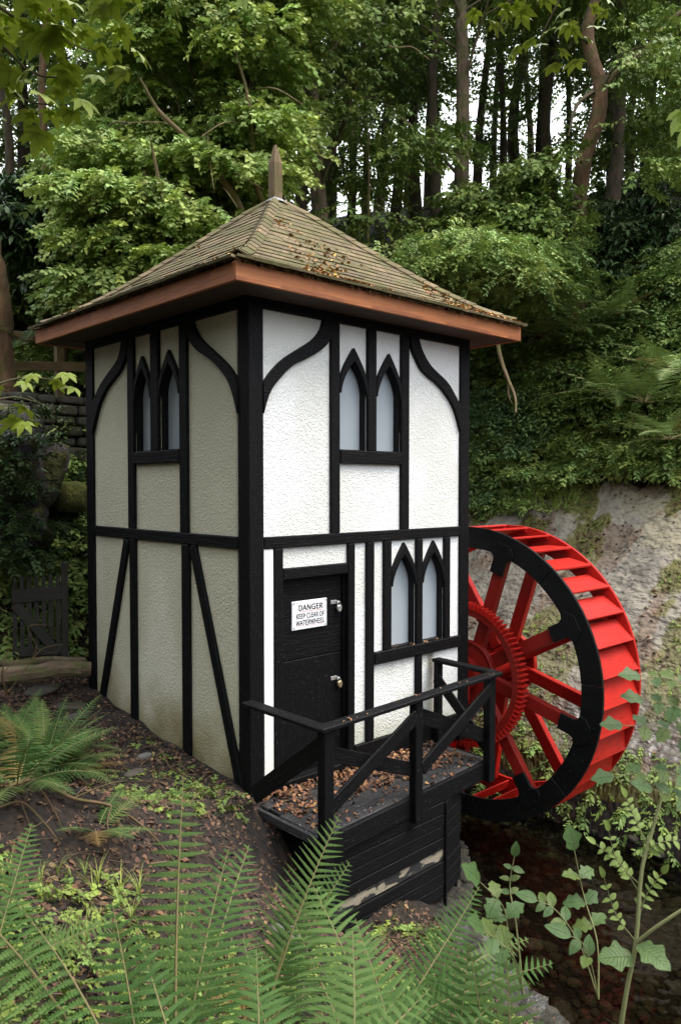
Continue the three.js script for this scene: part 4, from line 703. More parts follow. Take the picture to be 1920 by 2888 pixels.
const shrubs = [
  { px: 1050, py: 610, rx: 170, ry: 60, s: 13, n: 34, r: 0.55, per: 60, label: 'feathery light green bush just behind the roof slope on the right', geo: SPRAY.small, leaf: LEAF.pale },
  { px: 1230, py: 640, rx: 90, ry: 60, s: 14, n: 16, r: 0.5, per: 50, label: 'mid green bush below the tall brown tree', geo: SPRAY.small, leaf: LEAF.bush },
  { px: 1150, py: 850, rx: 90, ry: 60, n: 16, r: 0.4, per: 46, up: 0.5, label: 'small-leaved bush under the right end of the eaves', geo: SPRAY.elder, leaf: LEAF.bush },
  { px: 1150, py: 1000, rx: 110, ry: 70, n: 22, r: 0.42, per: 52, up: 0.6, label: 'bluish green leafy bush against the right corner post of the house', geo: SPRAY.elder, leaf: LEAF.cool },
  { px: 1130, py: 1130, rx: 60, ry: 40, n: 8, r: 0.3, per: 34, up: 0.3, label: 'low green bush above the top of the wheel', geo: SPRAY.elder, leaf: LEAF.cool },
  { px: 1300, py: 920, rx: 110, ry: 60, n: 20, r: 0.42, per: 46, up: 0.5, label: 'spreading green bush in the middle of the right bank', geo: SPRAY.elder, leaf: LEAF.bush },
  { px: 1450, py: 800, rx: 110, ry: 60, n: 18, r: 0.45, per: 46, up: 0.5, label: 'green bush above the ferns of the right bank', geo: SPRAY.small, leaf: LEAF.bush },
  { px: 1450, py: 590, rx: 100, ry: 90, n: 26, r: 0.5, per: 46, up: 0.9, label: 'dark glossy laurel right of the tall brown tree', geo: SPRAY.laurel, leaf: LEAF.laurel },
  { px: 1530, py: 700, rx: 70, ry: 80, n: 18, r: 0.45, per: 46, up: 0.8, label: 'leafy bush at the right edge above the ferns', geo: SPRAY.elder, leaf: LEAF.bush },
  { px: 1160, py: 740, rx: 90, ry: 60, n: 18, r: 0.45, per: 46, up: 0.8, label: 'shaded bush above the right tip of the eaves', geo: SPRAY.elder, leaf: LEAF.far },
  { px: 110, py: 540, rx: 90, ry: 110, s: 13.4, n: 40, r: 0.42, per: 52, label: 'dark glossy narrow-leaved rhododendron left of the roof', geo: SPRAY.laurel, leaf: LEAF.laurel },
  { px: 150, py: 640, rx: 80, ry: 55, s: 14, n: 20, r: 0.36, per: 46, label: 'dark glossy rhododendron just above the left eaves', geo: SPRAY.laurel, leaf: LEAF.laurel },
  { px: 40, py: 670, rx: 50, ry: 60, s: 14.4, n: 16, r: 0.4, per: 40, label: 'green bush beside the old stump at the left edge', geo: SPRAY.beech, leaf: LEAF.beech },
];
shrubs.forEach((o, i) => makeShrub({ seed: 1000 + i, ...o }));
{
  // creeping cover over the banks: one mass nobody could count
  const R = rng(1100), ivy = [], moss = [];
  const zone = (n, x0, x1, y0, y1, r, per, keep) => { for (let i = 0; i < n; i++) { const h = hit(rr(R, x0, x1), rr(R, y0, y1), 5); if (!h || (keep && !keep(h))) continue; ivy.push({ c: h.clone().add(V(0, 0.1, 0)), r: r * rr(R, 0.6, 1.3), h: 0.12, n: per }); } };
  zone(420, 1060, 1620, 520, 1110, 0.42, 26, h => h.x > 7.1 + 0.9 * fbm(h.z, 2, 3, 3));
  zone(60, 1085, 1330, 1000, 1190, 0.3, 18, h => h.x > 5.4);
  zone(120, -40, 210, 560, 900, 0.35, 22);
  zone(90, -20, 210, 1010, 1560, 0.2, 16, h => h.z < -3.0);
  const g = new THREE.Group(); g.name = 'undergrowth'; scene.add(g); tag(g, 'mixed ivy bramble and leafy ground cover on the banks', 'undergrowth', null, 'stuff');
  copies('leaves', SPRAY.holly, LEAF.pale, clumps(R, ivy, {}), g);
  // low weeds on the soil of the near bank
  const weeds = [];
  for (let i = 0; i < 1800; i++) { const x = rr(R, -3.6, 1.0), z = rr(R, -2.6, 4.2); if (fbm(x * 0.9, z * 0.9, 50, 4) < 0.53 || (x > -0.25 && z < 0.95) || x > shore(z) - 0.4) continue; weeds.push({ c: V(x, ground(x, z) + 0.02, z), r: 0.12, h: 0.03, n: 7 }); }
  const wg = new THREE.Group(); wg.name = 'weeds'; scene.add(wg); tag(wg, 'tiny green weeds and moss sprigs on the brown soil', 'weeds', null, 'stuff');
  copies('leaves', sprayGeo(21, { n: 9, L: 0.03, w: 0.6, len: 0.09, droop: 0.2, lift: 0.6, twig: 0.001 }), LEAF.beech, clumps(R, weeds, {}), wg);
  // cushions of moss and sprigs rooted in the seams of the rock
  for (let i = 0; i < 9000; i++) { const z = rr(R, -4.5, 4.5), x = rr(R, 4.5, 8.4); if (fbm(z * 1.9 + 8, x * 1.9, 71, 5) < 0.55 + 0.06 * R()) continue; moss.push({ p: V(x, rockY(x, z) + 0.005, z), yaw: R() * 6.28, pitch: rr(R, -0.5, 0.5), roll: rr(R, -0.4, 0.4), s: rr(R, 0.3, 0.75), c: tint(R, 0.15) }); }
  // moss and hanging growth along the foot of the rock
  for (let i = 0; i < 1500; i++) { const z = rr(R, -2.5, 4.5), x = 4.1 + Math.pow(R(), 1.6) * 0.75, y = Math.max(rockY(x, z), ground(x, z)); if (y < -1.3) continue; moss.push({ p: V(x, y + 0.01, z), yaw: R() * 6.28, pitch: rr(R, -0.9, 0.2), roll: rr(R, -0.4, 0.4), s: rr(R, 0.6, 1.5), c: tint(R) }); }
  const mg = new THREE.Group(); mg.name = 'moss'; scene.add(mg); tag(mg, 'dark moss and small hanging plants along the foot of the rock', 'moss', null, 'stuff');
  copies('moss_tufts', sprayGeo(22, { n: 15, L: 0.05, w: 0.4, len: 0.14, droop: 0.5, lift: 0.8, twig: 0.001 }), LEAF.bush, moss, mg);
}
// grass
function bladeTuft(seed, n, L, Wd) { const R = rng(seed), pos = []; for (let i = 0; i < n; i++) { const a = R() * 6.28, l = L * rr(R, 0.6, 1.2), w = Wd, out = rr(R, 0.25, 0.75), ca = Math.cos(a), sa = Math.sin(a), P = (t, s) => [ca * out * l * t * t - sa * w * s * (1 - t), l * (t - 0.45 * out * t * t), sa * out * l * t * t + ca * w * s * (1 - t)]; for (let k = 0; k < 3; k++) { const t0 = k / 3, t1 = (k + 1) / 3; pos.push(...P(t0, 1), ...P(t0, -1), ...P(t1, 1), ...P(t1, 1), ...P(t0, -1), ...P(t1, -1)); } } const g = new THREE.BufferGeometry(); g.setAttribute('position', new THREE.Float32BufferAttribute(pos, 3)); g.computeVertexNormals(); return g; }
{
  const R = rng(1200), list = [];
  for (let i = 0; i < 420; i++) { const h = hit(rr(R, 1085, 1330), rr(R, 1060, 1200), 6); if (!h) continue; list.push({ p: h.add(V(0, 0.05, 0)), yaw: R() * 6.28, pitch: rr(R, -0.6, 0), s: rr(R, 0.7, 1.4), c: tint(R, 0.08) }); }
  for (let i = 0; i < 420; i++) { const h = hit(rr(R, 1300, 1620), rr(R, 1030, 1135), 6); if (!h) continue; list.push({ p: h.add(V(0, 0.03, 0)), yaw: R() * 6.28, pitch: rr(R, -0.6, 0), s: rr(R, 0.5, 1.1), c: tint(R, 0.08) }); }
  for (let i = 0; i < 200; i++) { const h = hit(rr(R, -20, 200), rr(R, 800, 910), 6); if (!h) continue; list.push({ p: h, yaw: R() * 6.28, s: rr(R, 0.6, 1.1), c: tint(R, 0.05) }); }
  for (let i = 0; i < 260; i++) { const x = rr(R, -3.4, -1.2), z = rr(R, 1.0, 3.2); if (fbm(x * 1.1, z * 1.1, 90, 3) < 0.52) continue; list.push({ p: V(x, ground(x, z), z), yaw: R() * 6.28, s: rr(R, 0.2, 0.5), c: tint(R, 0.1) }); }
  const g = new THREE.Group(); g.name = 'grass'; scene.add(g); tag(g, 'tufts of rough grass hanging over the top of the rock', 'grass', null, 'stuff');
  copies('blades', bladeTuft(31, 12, 0.42, 0.006), LEAF.pale, list, g);
}
// ---------------------------------------------------------------- ferns
const FERN = [leafMat(0.036, 0.08, 0.02, 0.6, 0.3, 0.15), leafMat(0.12, 0.175, 0.05, 0.6, 0.34, 0.15), leafMat(0.066, 0.13, 0.034, 0.6, 0.33, 0.15), leafMat(0.092, 0.158, 0.044, 0.6, 0.34, 0.15), leafMat(0.05, 0.104, 0.026, 0.6, 0.3, 0.15)];
const BROWNFERN = leafMat(0.16, 0.105, 0.035, 0.7, 0.3, 0.15);
const PALEFERN = [leafMat(0.2, 0.29, 0.085, 0.55, 0.42), leafMat(0.16, 0.245, 0.06, 0.55, 0.4)];
const RACHIS = std({ color: lin(0.16, 0.13, 0.05), roughness: 0.7 });
function frondGeo(R, L, o = {}) {   // grows along +x, upper side +y, arching down towards the tip
  const n = o.n || 26, W0 = o.w || L * 0.23, drop = o.drop ?? 0.3, pos = [], sk = o.start ?? 0.14, fwd = o.fwd ?? 0.28;
  const C = (t) => V(L * (t - 0.12 * drop * t * t), -drop * L * t * t * 0.6, (o.side || 0) * L * t * t), tang = (t) => C(t + 0.01).sub(C(t - 0.01)).normalize();
  for (let i = 0; i < n; i++) {
    const t = sk + (1 - sk) * Math.pow((i + 0.3) / n, 0.92), u = (t - sk) / (1 - sk), len = W0 * Math.min(1, 0.42 + 2.4 * u) * Math.pow(1 - u, 0.72) + 0.006, T = tang(t), S = V(0, 0, 1).addScaledVector(T, -T.z).normalize(), N = S.clone().cross(T).negate(); if (N.y < 0) N.negate();
    for (const s of [1, -1]) {
      const dir = S.clone().multiplyScalar(s * Math.cos(fwd)).addScaledVector(T, Math.sin(fwd) + rr(R, -0.06, 0.06)).addScaledVector(N, rr(R, -0.1, 0.14)).normalize(), o0 = C(t + (s > 0 ? 0 : 0.008)), side = T, k = o.teeth || 11, wd = (L / n) * (o.pw || 0.44) * (0.6 + 0.4 * Math.min(1, (1 - u) * 2));
      const mid = (q) => o0.clone().addScaledVector(dir, len * q).addScaledVector(N, -0.16 * len * q * q + (o.curl || 0) * len * q * q);
      for (let j = 0; j < k; j++) {
        const a = mid(j / k), b = mid((j + 1) / k), w = wd * Math.pow(1 - (j + 0.4) / k, 0.7) * rr(R, 0.85, 1.1);
        for (const e of [1, -1]) { const A = a.clone().addScaledVector(side, e * w * 0.9).addScaledVector(dir, len / k * 0.35).addScaledVector(N, -w * 0.14), B = a.clone().lerp(b, 0.72).addScaledVector(side, e * w * 0.72).addScaledVector(dir, len / k * 0.4); const q = e > 0 ? [a, b, B, a, B, A] : [a, B, b, a, A, B]; for (const p of q) pos.push(p.x, p.y, p.z); }
      }
    }
  }
  const g = new THREE.BufferGeometry(); g.setAttribute('position', new THREE.Float32BufferAttribute(pos, 3)); g.computeVertexNormals();
  const r = tube([C(0), C(0.25), C(0.5), C(0.75), C(1)], [0.006 * L, 0.0045 * L, 0.003 * L, 0.001], 5, 3, 0); return [g, r];
}
const FR = []; { const R = rng(1300); for (let i = 0; i < 6; i++) FR.push(frondGeo(R, 1, { drop: [0.2, 0.45, 0.7, 0.35, 0.9, 0.55][i], side: rr(R, -0.12, 0.12), w: rr(R, 0.24, 0.31), n: 23 + i, curl: rr(R, -0.25, 0.1) })); }
// a frond from its base towards its tip; up = which way its upper side looks
function addFrond(plant, base, tip, up, v, mat, parentPos, gs) {
  const [g, r] = gs || FR[v % FR.length], d = tip.clone().sub(base), L = d.length(); d.normalize(); const y = up.clone().addScaledVector(d, -up.dot(d)).normalize(), z = d.clone().cross(y), m = new THREE.Matrix4().makeBasis(d, y, z);
  const f = part('frond', g, mat, plant); f.matrixAutoUpdate = true; f.quaternion.setFromRotationMatrix(m); f.position.copy(base).sub(parentPos); f.scale.setScalar(L * 1.02); part('stalk', r, RACHIS, f); return f;
}
function makeFern(o) {
  const R = rng(o.seed), base = o.base.clone(), t = thing('fern', o.label, 'fern', base.toArray(), o.group), n = o.n ?? 8;
  for (let i = 0; i < n; i++) { const a = (o.a0 ?? 0) + (o.spread ?? 6.28) * (i + rr(R, -0.25, 0.25)) / n, L = o.L * rr(R, 0.75, 1.12), el = rr(R, o.e0 ?? 0.35, o.e1 ?? 1.0), d = V(Math.cos(a) * Math.cos(el), Math.sin(el), Math.sin(a) * Math.cos(el)); addFrond(t, base, base.clone().addScaledVector(d, L), V(-Math.cos(a) * Math.sin(el), Math.cos(el) + 0.2, -Math.sin(a) * Math.sin(el)), Math.floor(R() * 6), R() < 0.06 ? BROWNFERN : (o.mats || FERN)[Math.floor(R() * 5) % (o.mats || FERN).length], base); }
  for (const h of o.fronds || []) addFrond(t, h[2] ? h[2] : base, h[0], h[1], h[3] ?? Math.floor(R() * 6), FERN[2 + (h[4] ?? 1)], base, h[5]);
  return t;
}
{
  const EDGE = (a, b) => { const n = b.clone().sub(a).cross(b.clone().sub(EYE)).normalize(); return n.y < 0 ? n.negate() : n; }, toCam = EYE.clone().sub(V(-1, 0, 1)).setY(0).normalize(), U = (a = 0.6, b = 0.8) => toCam.clone().multiplyScalar(b).add(V(0, a, 0)), gnd = (px, py, s) => { const p = sight(px, py, s); p.y = Math.min(p.y, ground(p.x, p.z) + 0.02); return p; };
  const flat = frondGeo(rng(1401), 1, { drop: 0.06, n: 26, w: 0.23, teeth: 12, fwd: 0.02, curl: -0.12, pw: 0.38, side: 0.04 }), flat2 = frondGeo(rng(1402), 1, { drop: 0.2, n: 25, w: 0.29, fwd: 0.42, teeth: 13, pw: 0.36, curl: 0.12, side: 0.1 }), broad = frondGeo(rng(1403), 1, { drop: 0.4, n: 24, w: 0.37, fwd: 0.42, teeth: 15, pw: 0.42, curl: -0.12, side: -0.1 }), broad2 = frondGeo(rng(1405), 1, { drop: 0.75, n: 24, w: 0.33, fwd: 0.36, teeth: 14, pw: 0.4, curl: -0.2, side: 0.16 }), edge = frondGeo(rng(1404), 1, { drop: 0.45, n: 27, w: 0.24, fwd: 0.3, curl: -0.6, teeth: 12 });
  // left foreground plant: one upright frond facing us, one seen edge-on leaning left
  let b = gnd(395, 2345, 2.75);
  makeFern({ seed: 1411, base: b, n: 5, L: 0.6, e0: 0.2, e1: 0.7, label: 'large fern in the left foreground with one tall upright frond', fronds: [[sight(388, 1818, 3.1), U(0.15, 1), null, 0, 1, flat], [sight(520, 1935, 3.35), U(0.4, 0.8), null, 0, 0, flat2], [sight(470, 1960, 3.2), U(0.3, 0.9), null, 0, 2, flat2]] });
  b = gnd(90, 2330, 2.6);
  makeFern({ seed: 1423, base: b, n: 7, L: 0.5, e0: 0.1, e1: 0.6, label: 'dark low fern in the bottom left corner over bare soil' });
  b = hit(215, 1935, 3);
  makeFern({ seed: 1424, base: b, n: 9, L: 0.45, e0: 0.1, e1: 0.7, label: 'low spreading fern behind the tall upright frond on the left' });
  b = gnd(350, 2420, 2.35);
  makeFern({ seed: 1412, base: b, n: 4, L: 0.55, e0: 0.1, e1: 0.6, label: 'fern leaning left seen edge-on in the left foreground', fronds: [[sight(62, 1850, 2.75), EDGE(b, sight(62, 1850, 2.75)), null, 0, 1, edge], [sight(210, 1960, 2.7), EDGE(b, sight(210, 1960, 2.7)), null, 0, 0, edge], [sight(290, 2100, 2.6), U(0.6, 0.6), null, 0, 2]] });
  b = gnd(600, 2200, 3.75);
  makeFern({ seed: 1413, base: b, n: 5, L: 0.62, e0: 0.2, e1: 0.8, label: 'fern in front of the porch post with two long arching fronds', fronds: [[sight(742, 1888, 4.0), U(0.35, 0.9), null, 0, 1, flat2], [sight(775, 1985, 4.05), U(0.5, 0.8), null, 0, 0, flat2], [sight(700, 2060, 3.9), U(0.6, 0.7), null, 0, 2]] });
  b = gnd(985, 2420, 2.7);
  makeFern({ seed: 1414, base: b, n: 3, L: 0.5, e0: 0.1, e1: 0.5, label: 'broad pale fern below the boarded box of the porch', fronds: [[sight(803, 1995, 3.35), U(0.75, 0.65), null, 0, 1, broad], [sight(690, 2150, 3.0), U(0.9, 0.4), null, 0, 1, broad2], [sight(900, 2120, 3.1), U(0.8, 0.5), null, 0, 0, broad], [sight(1120, 2230, 2.9), U(0.9, 0.4), null, 0, 2]] });
  b = gnd(900, 2185, 4.2);
  makeFern({ seed: 1415, base: b, n: 5, L: 0.5, e0: 0.1, e1: 0.7, label: 'fern spreading over the stream edge right of the boarded box', fronds: [[sight(1175, 2090, 4.5), V(-0.2, 1, 0.3), null, 2, 1], [sight(1230, 2195, 4.1), V(-0.2, 1, 0.3), null, 1, 0], [sight(1120, 2060, 4.6), V(-0.2, 1, 0.3), null, 0, 2]] });
  b = gnd(560, 2440, 2.15);
  makeFern({ seed: 1416, base: b, n: 5, L: 0.5, e0: 0.1, e1: 0.5, label: 'fern at the bottom middle of the view, nearest of all', fronds: [[sight(850, 2185, 2.55), U(1, 0.3), null, 0, 1, broad2], [sight(640, 2190, 2.6), U(1, 0.4), null, 0, 0, broad], [sight(330, 2230, 2.3), U(1, 0.3), null, 0, 2, broad2], [sight(750, 2290, 2.4), U(1, 0.2), null, 0, 1, broad2]] });
  b = gnd(770, 2430, 2.25);
  makeFern({ seed: 1417, base: b, n: 5, L: 0.48, e0: 0.1, e1: 0.5, a0: 0.5, label: 'bushy fern at the bottom edge right of the nearest fern', fronds: [[sight(1010, 2240, 2.6), U(1, 0.3), null, 0, 0, broad2], [sight(880, 2150, 2.75), U(0.9, 0.5), null, 0, 1, broad], [sight(560, 2210, 2.5), U(1, 0.3), null, 0, 2, broad2], [sight(1080, 2320, 2.4), U(1, 0.2), null, 0, 1, broad2]] });
  b = gnd(1160, 2420, 2.7);
  makeFern({ seed: 1418, base: b, n: 6, L: 0.42, e0: 0.2, e1: 0.9, label: 'yellowish fern at the bottom edge by the stony shore', fronds: [[sight(1150, 2220, 2.9), U(0.7, 0.7), null, 0, 1], [sight(1240, 2260, 2.8), U(0.7, 0.7), null, 0, 1]] });
  b = gnd(-60, 2010, 3.3);
  makeFern({ seed: 1419, base: b, n: 4, L: 0.5, e0: 0.2, e1: 0.8, label: 'fern reaching in from the left edge above the bare soil', fronds: [[sight(125, 2085, 3.1), U(0.9, 0.5), null, 4, 1], [sight(60, 1900, 3.5), U(0.6, 0.6), null, 1, 0]] });
  b = hit(95, 1800, 4); b.y += 0.03;
  makeFern({ seed: 1420, base: b, n: 28, L: 0.66, e0: 0.3, e1: 1.3, label: 'bushy fern on the left bank in front of the fallen logs' });
  b = hit(30, 1840, 4);
  makeFern({ seed: 1421, base: b, n: 14, L: 0.65, e0: 0.15, e1: 1.0, label: 'smaller fern at the left edge below the bushy fern' });
  b = hit(150, 1800, 4);
  makeFern({ seed: 1425, base: b, n: 20, L: 0.5, e0: 0.1, e1: 1.2, label: 'fern on the right side of the bushy clump, drooping over the path' });
  b = hit(25, 1730, 4);
  makeFern({ seed: 1426, base: b, n: 18, L: 0.55, e0: 0.2, e1: 1.2, label: 'fern behind the bushy clump at the left edge' });
  b = hit(205, 1735, 4);
  makeFern({ seed: 1422, base: b, n: 6, L: 0.34, e0: 0.2, e1: 0.8, label: 'little fern at the foot of the grey wall' });
  // ferns of the right bank
  [[1480, 960, 1.3, 'large pale fern hanging over the rock at the right edge'], [1400, 930, 1.05, 'pale fern left of the large fern on the right bank'], [1545, 890, 1.1, 'fern at the right edge above the large pale fern'], [1330, 790, 1.0, 'fern below the tall brown tree on the bank'], [1420, 750, 0.95, 'small fern among bushes on the upper right bank'], [1250, 800, 0.8, 'shaded fern to the right of the eaves tip'], [1540, 1050, 1.0, 'drooping fern lowest on the right bank']].forEach(([px, py, L, label], i) => { const h = hit(px, py, 6).lerp(EYE, 0.055); h.y += 0.1; makeFern({ seed: 1430 + i, base: h, mats: PALEFERN, n: 13, L, e0: 0.1, e1: 0.95, label }); });
  { const h = sight(60, 800, 11.4); makeFern({ seed: 1450, base: h, n: 9, L: 0.7, e0: 0.1, e1: 0.9, label: 'fern growing on the old stump at the left edge' }); }
}

// ---------------------------------------------------------------- leafy plants close to the lens
function leafStrip(L, Wd, o = {}) { const n = o.n || 9, pos = [], uv = [], P = (t, s) => { const w = Wd * 0.5 * Math.pow(Math.sin(Math.PI * Math.pow(Math.min(0.999, t), o.p || 0.8)), 0.8) * (1 + (o.amp || 0) * Math.sin(t * (o.lobes || 18) + s)); return [t * L, (o.fold ?? 0.25) * w * Math.abs(s) - (o.droop || 0.2) * L * t * t, s * w]; }; for (let i = 0; i < n; i++) for (const s of [1, -1]) { const a = P(i / n, 0), b = P((i + 1) / n, 0), c = P(i / n, s), d = P((i + 1) / n, s); const A = [i / n, 0.5], B = [(i + 1) / n, 0.5], C = [i / n, 0.5 + s / 2], D = [(i + 1) / n, 0.5 + s / 2]; if (s > 0) { pos.push(...a, ...c, ...b, ...b, ...c, ...d); uv.push(...A, ...C, ...B, ...B, ...C, ...D); } else { pos.push(...a, ...b, ...c, ...b, ...d, ...c); uv.push(...A, ...B, ...C, ...B, ...D, ...C); } } const g0 = new THREE.BufferGeometry(); g0.setAttribute('position', new THREE.Float32BufferAttribute(pos, 3)); g0.setAttribute('uv', new THREE.Float32BufferAttribute(uv, 2)); const g = mergeVertices(g0, 1e-4); g.computeVertexNormals(); return g; }
const LOBED = [0, 1, 2].map(i => leafStrip(1, 0.74, { n: 26, amp: 0.2, lobes: 13 + i * 3, p: 0.9, droop: 0.12 + 0.12 * i, fold: 0.2 })), OVAL = [0, 1].map(i => leafStrip(1, 0.58, { n: 10, droop: 0.15 + 0.15 * i, fold: 0.25 }));
const PALM = [0, 1, 2].map(i => merge([[0, 1, 0.42], [0.8, 0.86, 0.36], [-0.8, 0.86, 0.36], [1.65, 0.55, 0.28], [-1.65, 0.55, 0.28]].map(([a, l, w]) => leafStrip(l, w, { amp: 0.16, lobes: 13, droop: 0.16 + 0.1 * i, fold: 0.15, n: 10, p: 0.75 }).rotateY(a))));
function placeLeaf(parent, geo, mat, p, dir, up, L, origin, name = 'leaf') { const d = dir.clone().normalize(), y = up.clone().addScaledVector(d, -up.dot(d)).normalize(), m = new THREE.Matrix4().makeBasis(d, y, d.clone().cross(y)), l = part(name, geo, mat, parent); l.quaternion.setFromRotationMatrix(m); l.position.copy(p).sub(origin); l.scale.setScalar(L); return l; }
const veinF = (u, v) => { const s = Math.abs(v - 0.5) * 2, m = 1 - sstep(0.0, 0.06, s), q = ((u * 9 - s * 2.2) % 1 + 1) % 1, side = (1 - sstep(0.0, 0.13, Math.min(q, 1 - q))) * 0.7; return Math.max(m, side); };
const veinMap = tex(256, (u, v) => { const k = veinF(u, v), a = fbm(u * 5, v * 5, 61, 4), sp = sstep(0.72, 0.8, fbm(u * 12, v * 12, 66, 3)); return mix3(mix3([0.82, 0.84, 0.8], [1, 1, 0.9], a), [1, 1, 0.86], k * 0.5).map((x, i) => x * (1 - sp * [0.15, 0.3, 0.4][i])); }), veinBump = tex(256, (u, v) => 0.5 - 0.5 * veinF(u, v) + 0.2 * fbm(u * 9, v * 9, 3, 3), false);
const herb = (r, g, b) => { const m = leafMat(r, g, b, 0.42, 0.34); m.map = veinMap; m.bumpMap = veinBump; m.bumpScale = 0.004; return m; };
const HERB = [herb(0.085, 0.155, 0.055), herb(0.11, 0.18, 0.065), herb(0.07, 0.135, 0.04), herb(0.13, 0.185, 0.05)], HERB2 = leafMat(0.17, 0.24, 0.05, 0.5, 0.4), STEM = std({ color: lin(0.19, 0.20, 0.08), roughness: 0.7 });
{
  // compound leaves on a stalk
  const R = rng(1500), upv = V(-0.35, 0.85, 0.4);
  const compound = (t, o, pts, r, pairs, L, geos, mat, t0 = 0.35) => { const c = new THREE.CatmullRomCurve3(pts), st = part('stalk', tube(pts.map(p => p.clone().sub(o)), [r, r * 0.4], 6, 4), STEM, t); for (let i = 0; i < pairs; i++) { const q = t0 + (1 - t0) * i / pairs, p = c.getPoint(q), T = c.getTangent(q); for (const s of [1, -1]) { const side = T.clone().cross(upv).normalize().multiplyScalar(s); placeLeaf(t, geos[Math.floor(R() * geos.length)], mat.length ? mat[Math.floor(R() * 4)] : mat, p, side.addScaledVector(T, rr(R, 0.3, 0.8)).add(V(0, rr(R, -0.3, 0.1), 0)), upv.clone().add(V(rr(R, -0.35, 0.35), 0, rr(R, -0.35, 0.35))), L * rr(R, 0.75, 1.15) * (1 - 0.25 * q), o); } } const e = c.getPoint(1); placeLeaf(t, geos[0], mat.length ? mat[0] : mat, e, c.getTangent(1), upv, L * 1.1, o); return st; };
  const S = sight;
  let o = S(1215, 2330, 3.0); let t = thing('leafy_plant', 'grey-green plant with lobed leaves over the stream in the right foreground', 'plant', o.toArray());
  compound(t, o, [S(1215, 2330, 3.0), S(1180, 2190, 3.0), S(1165, 2110, 3.0), S(1110, 2050, 2.95)], 0.0035, 2, 0.095, LOBED, HERB, 0.55);
  compound(t, o, [S(1215, 2330, 3.0), S(1195, 2150, 3.05), S(1180, 2060, 3.1), S(1190, 1990, 3.1)], 0.004, 3, 0.055, OVAL, HERB, 0.6);
  compound(t, o, [S(1215, 2330, 3.0), S(1190, 2230, 2.9), S(1150, 2190, 2.85), S(1120, 2165, 2.8)], 0.004, 2, 0.09, LOBED, HERB, 0.5);
  o = S(1390, 2330, 2.9); t = thing('leafy_plant', 'grey-green plant with paired oval leaves left of the tall pale stem', 'plant', o.toArray());
  compound(t, o, [S(1390, 2330, 2.9), S(1385, 2190, 2.95), S(1355, 2090, 3.0), S(1330, 1975, 3.0)], 0.0035, 3, 0.085, LOBED, HERB, 0.45);
  compound(t, o, [S(1390, 2330, 2.9), S(1340, 2190, 2.9), S(1280, 2110, 2.9), S(1245, 2095, 2.9)], 0.003, 3, 0.075, OVAL, HERB, 0.5);
  compound(t, o, [S(1390, 2330, 2.9), S(1370, 2240, 2.85), S(1345, 2190, 2.8), S(1325, 2180, 2.8)], 0.003, 2, 0.085, OVAL, HERB, 0.4);
  // tall pale stem with small yellowish leaflets
  o = S(1440, 2420, 2.6); t = thing('tall_stem_plant', 'tall pale bare stem with side shoot and tiny yellow-green leaflets', 'plant', o.toArray());
  const st = (p, r) => part('stem', tube(p.map(q => q.clone().sub(o)), r, 8, 4, 0.05), STEM, t);
  st([S(1440, 2420, 2.6), S(1456, 2310, 2.6), S(1476, 2195, 2.62), S(1489, 2015, 2.65), S(1512, 1925, 2.68), S(1540, 1820, 2.7)], [0.0075, 0.007, 0.0055, 0.004]); st([S(1476, 2195, 2.62), S(1520, 2160, 2.6), S(1600, 2105, 2.6)], [0.006, 0.005]);
  for (const p of [[[1485, 2080], [1440, 2010], [1380, 1960]], [[1490, 2010], [1520, 1960], [1580, 1950]], [[1480, 2150], [1500, 2080], [1535, 2030]], [[1488, 2060], [1430, 2000], [1410, 1930]], [[1500, 1960], [1470, 1900], [1450, 1850]], [[1475, 2190], [1430, 2130], [1400, 2040]]]) compound(t, o, p.map(q => S(q[0], q[1], 2.66)), 0.002, 5, 0.034, OVAL, HERB2, 0.3);
  for (const [a, b] of [[[1470, 2230], [1400, 2225]], [[1480, 2200], [1545, 2240]]]) placeLeaf(t, LOBED[1], HERB[1], S(...a, 2.6), S(...b, 2.55).sub(S(...a, 2.6)), upv, 0.11, o);
  // leafy shoots reaching in from the right edge, in front of the wheel
  o = S(1640, 1800, 2.5); t = thing('leafy_shoots', 'out-of-focus leafy shoots reaching in from the right edge before the wheel', 'plant', o.toArray());
  for (const p of [[[1640, 1640], [1560, 1575], [1480, 1565]], [[1640, 1720], [1570, 1640], [1485, 1620]], [[1640, 1760], [1550, 1690], [1440, 1680]], [[1640, 1850], [1550, 1790], [1420, 1800]], [[1640, 1900], [1590, 1860], [1510, 1830]]]) compound(t, o, p.map((q, i) => S(q[0], q[1], 2.5 - 0.05 * i)), 0.0022, 3, 0.06, LOBED, HERB, 0.3);
}
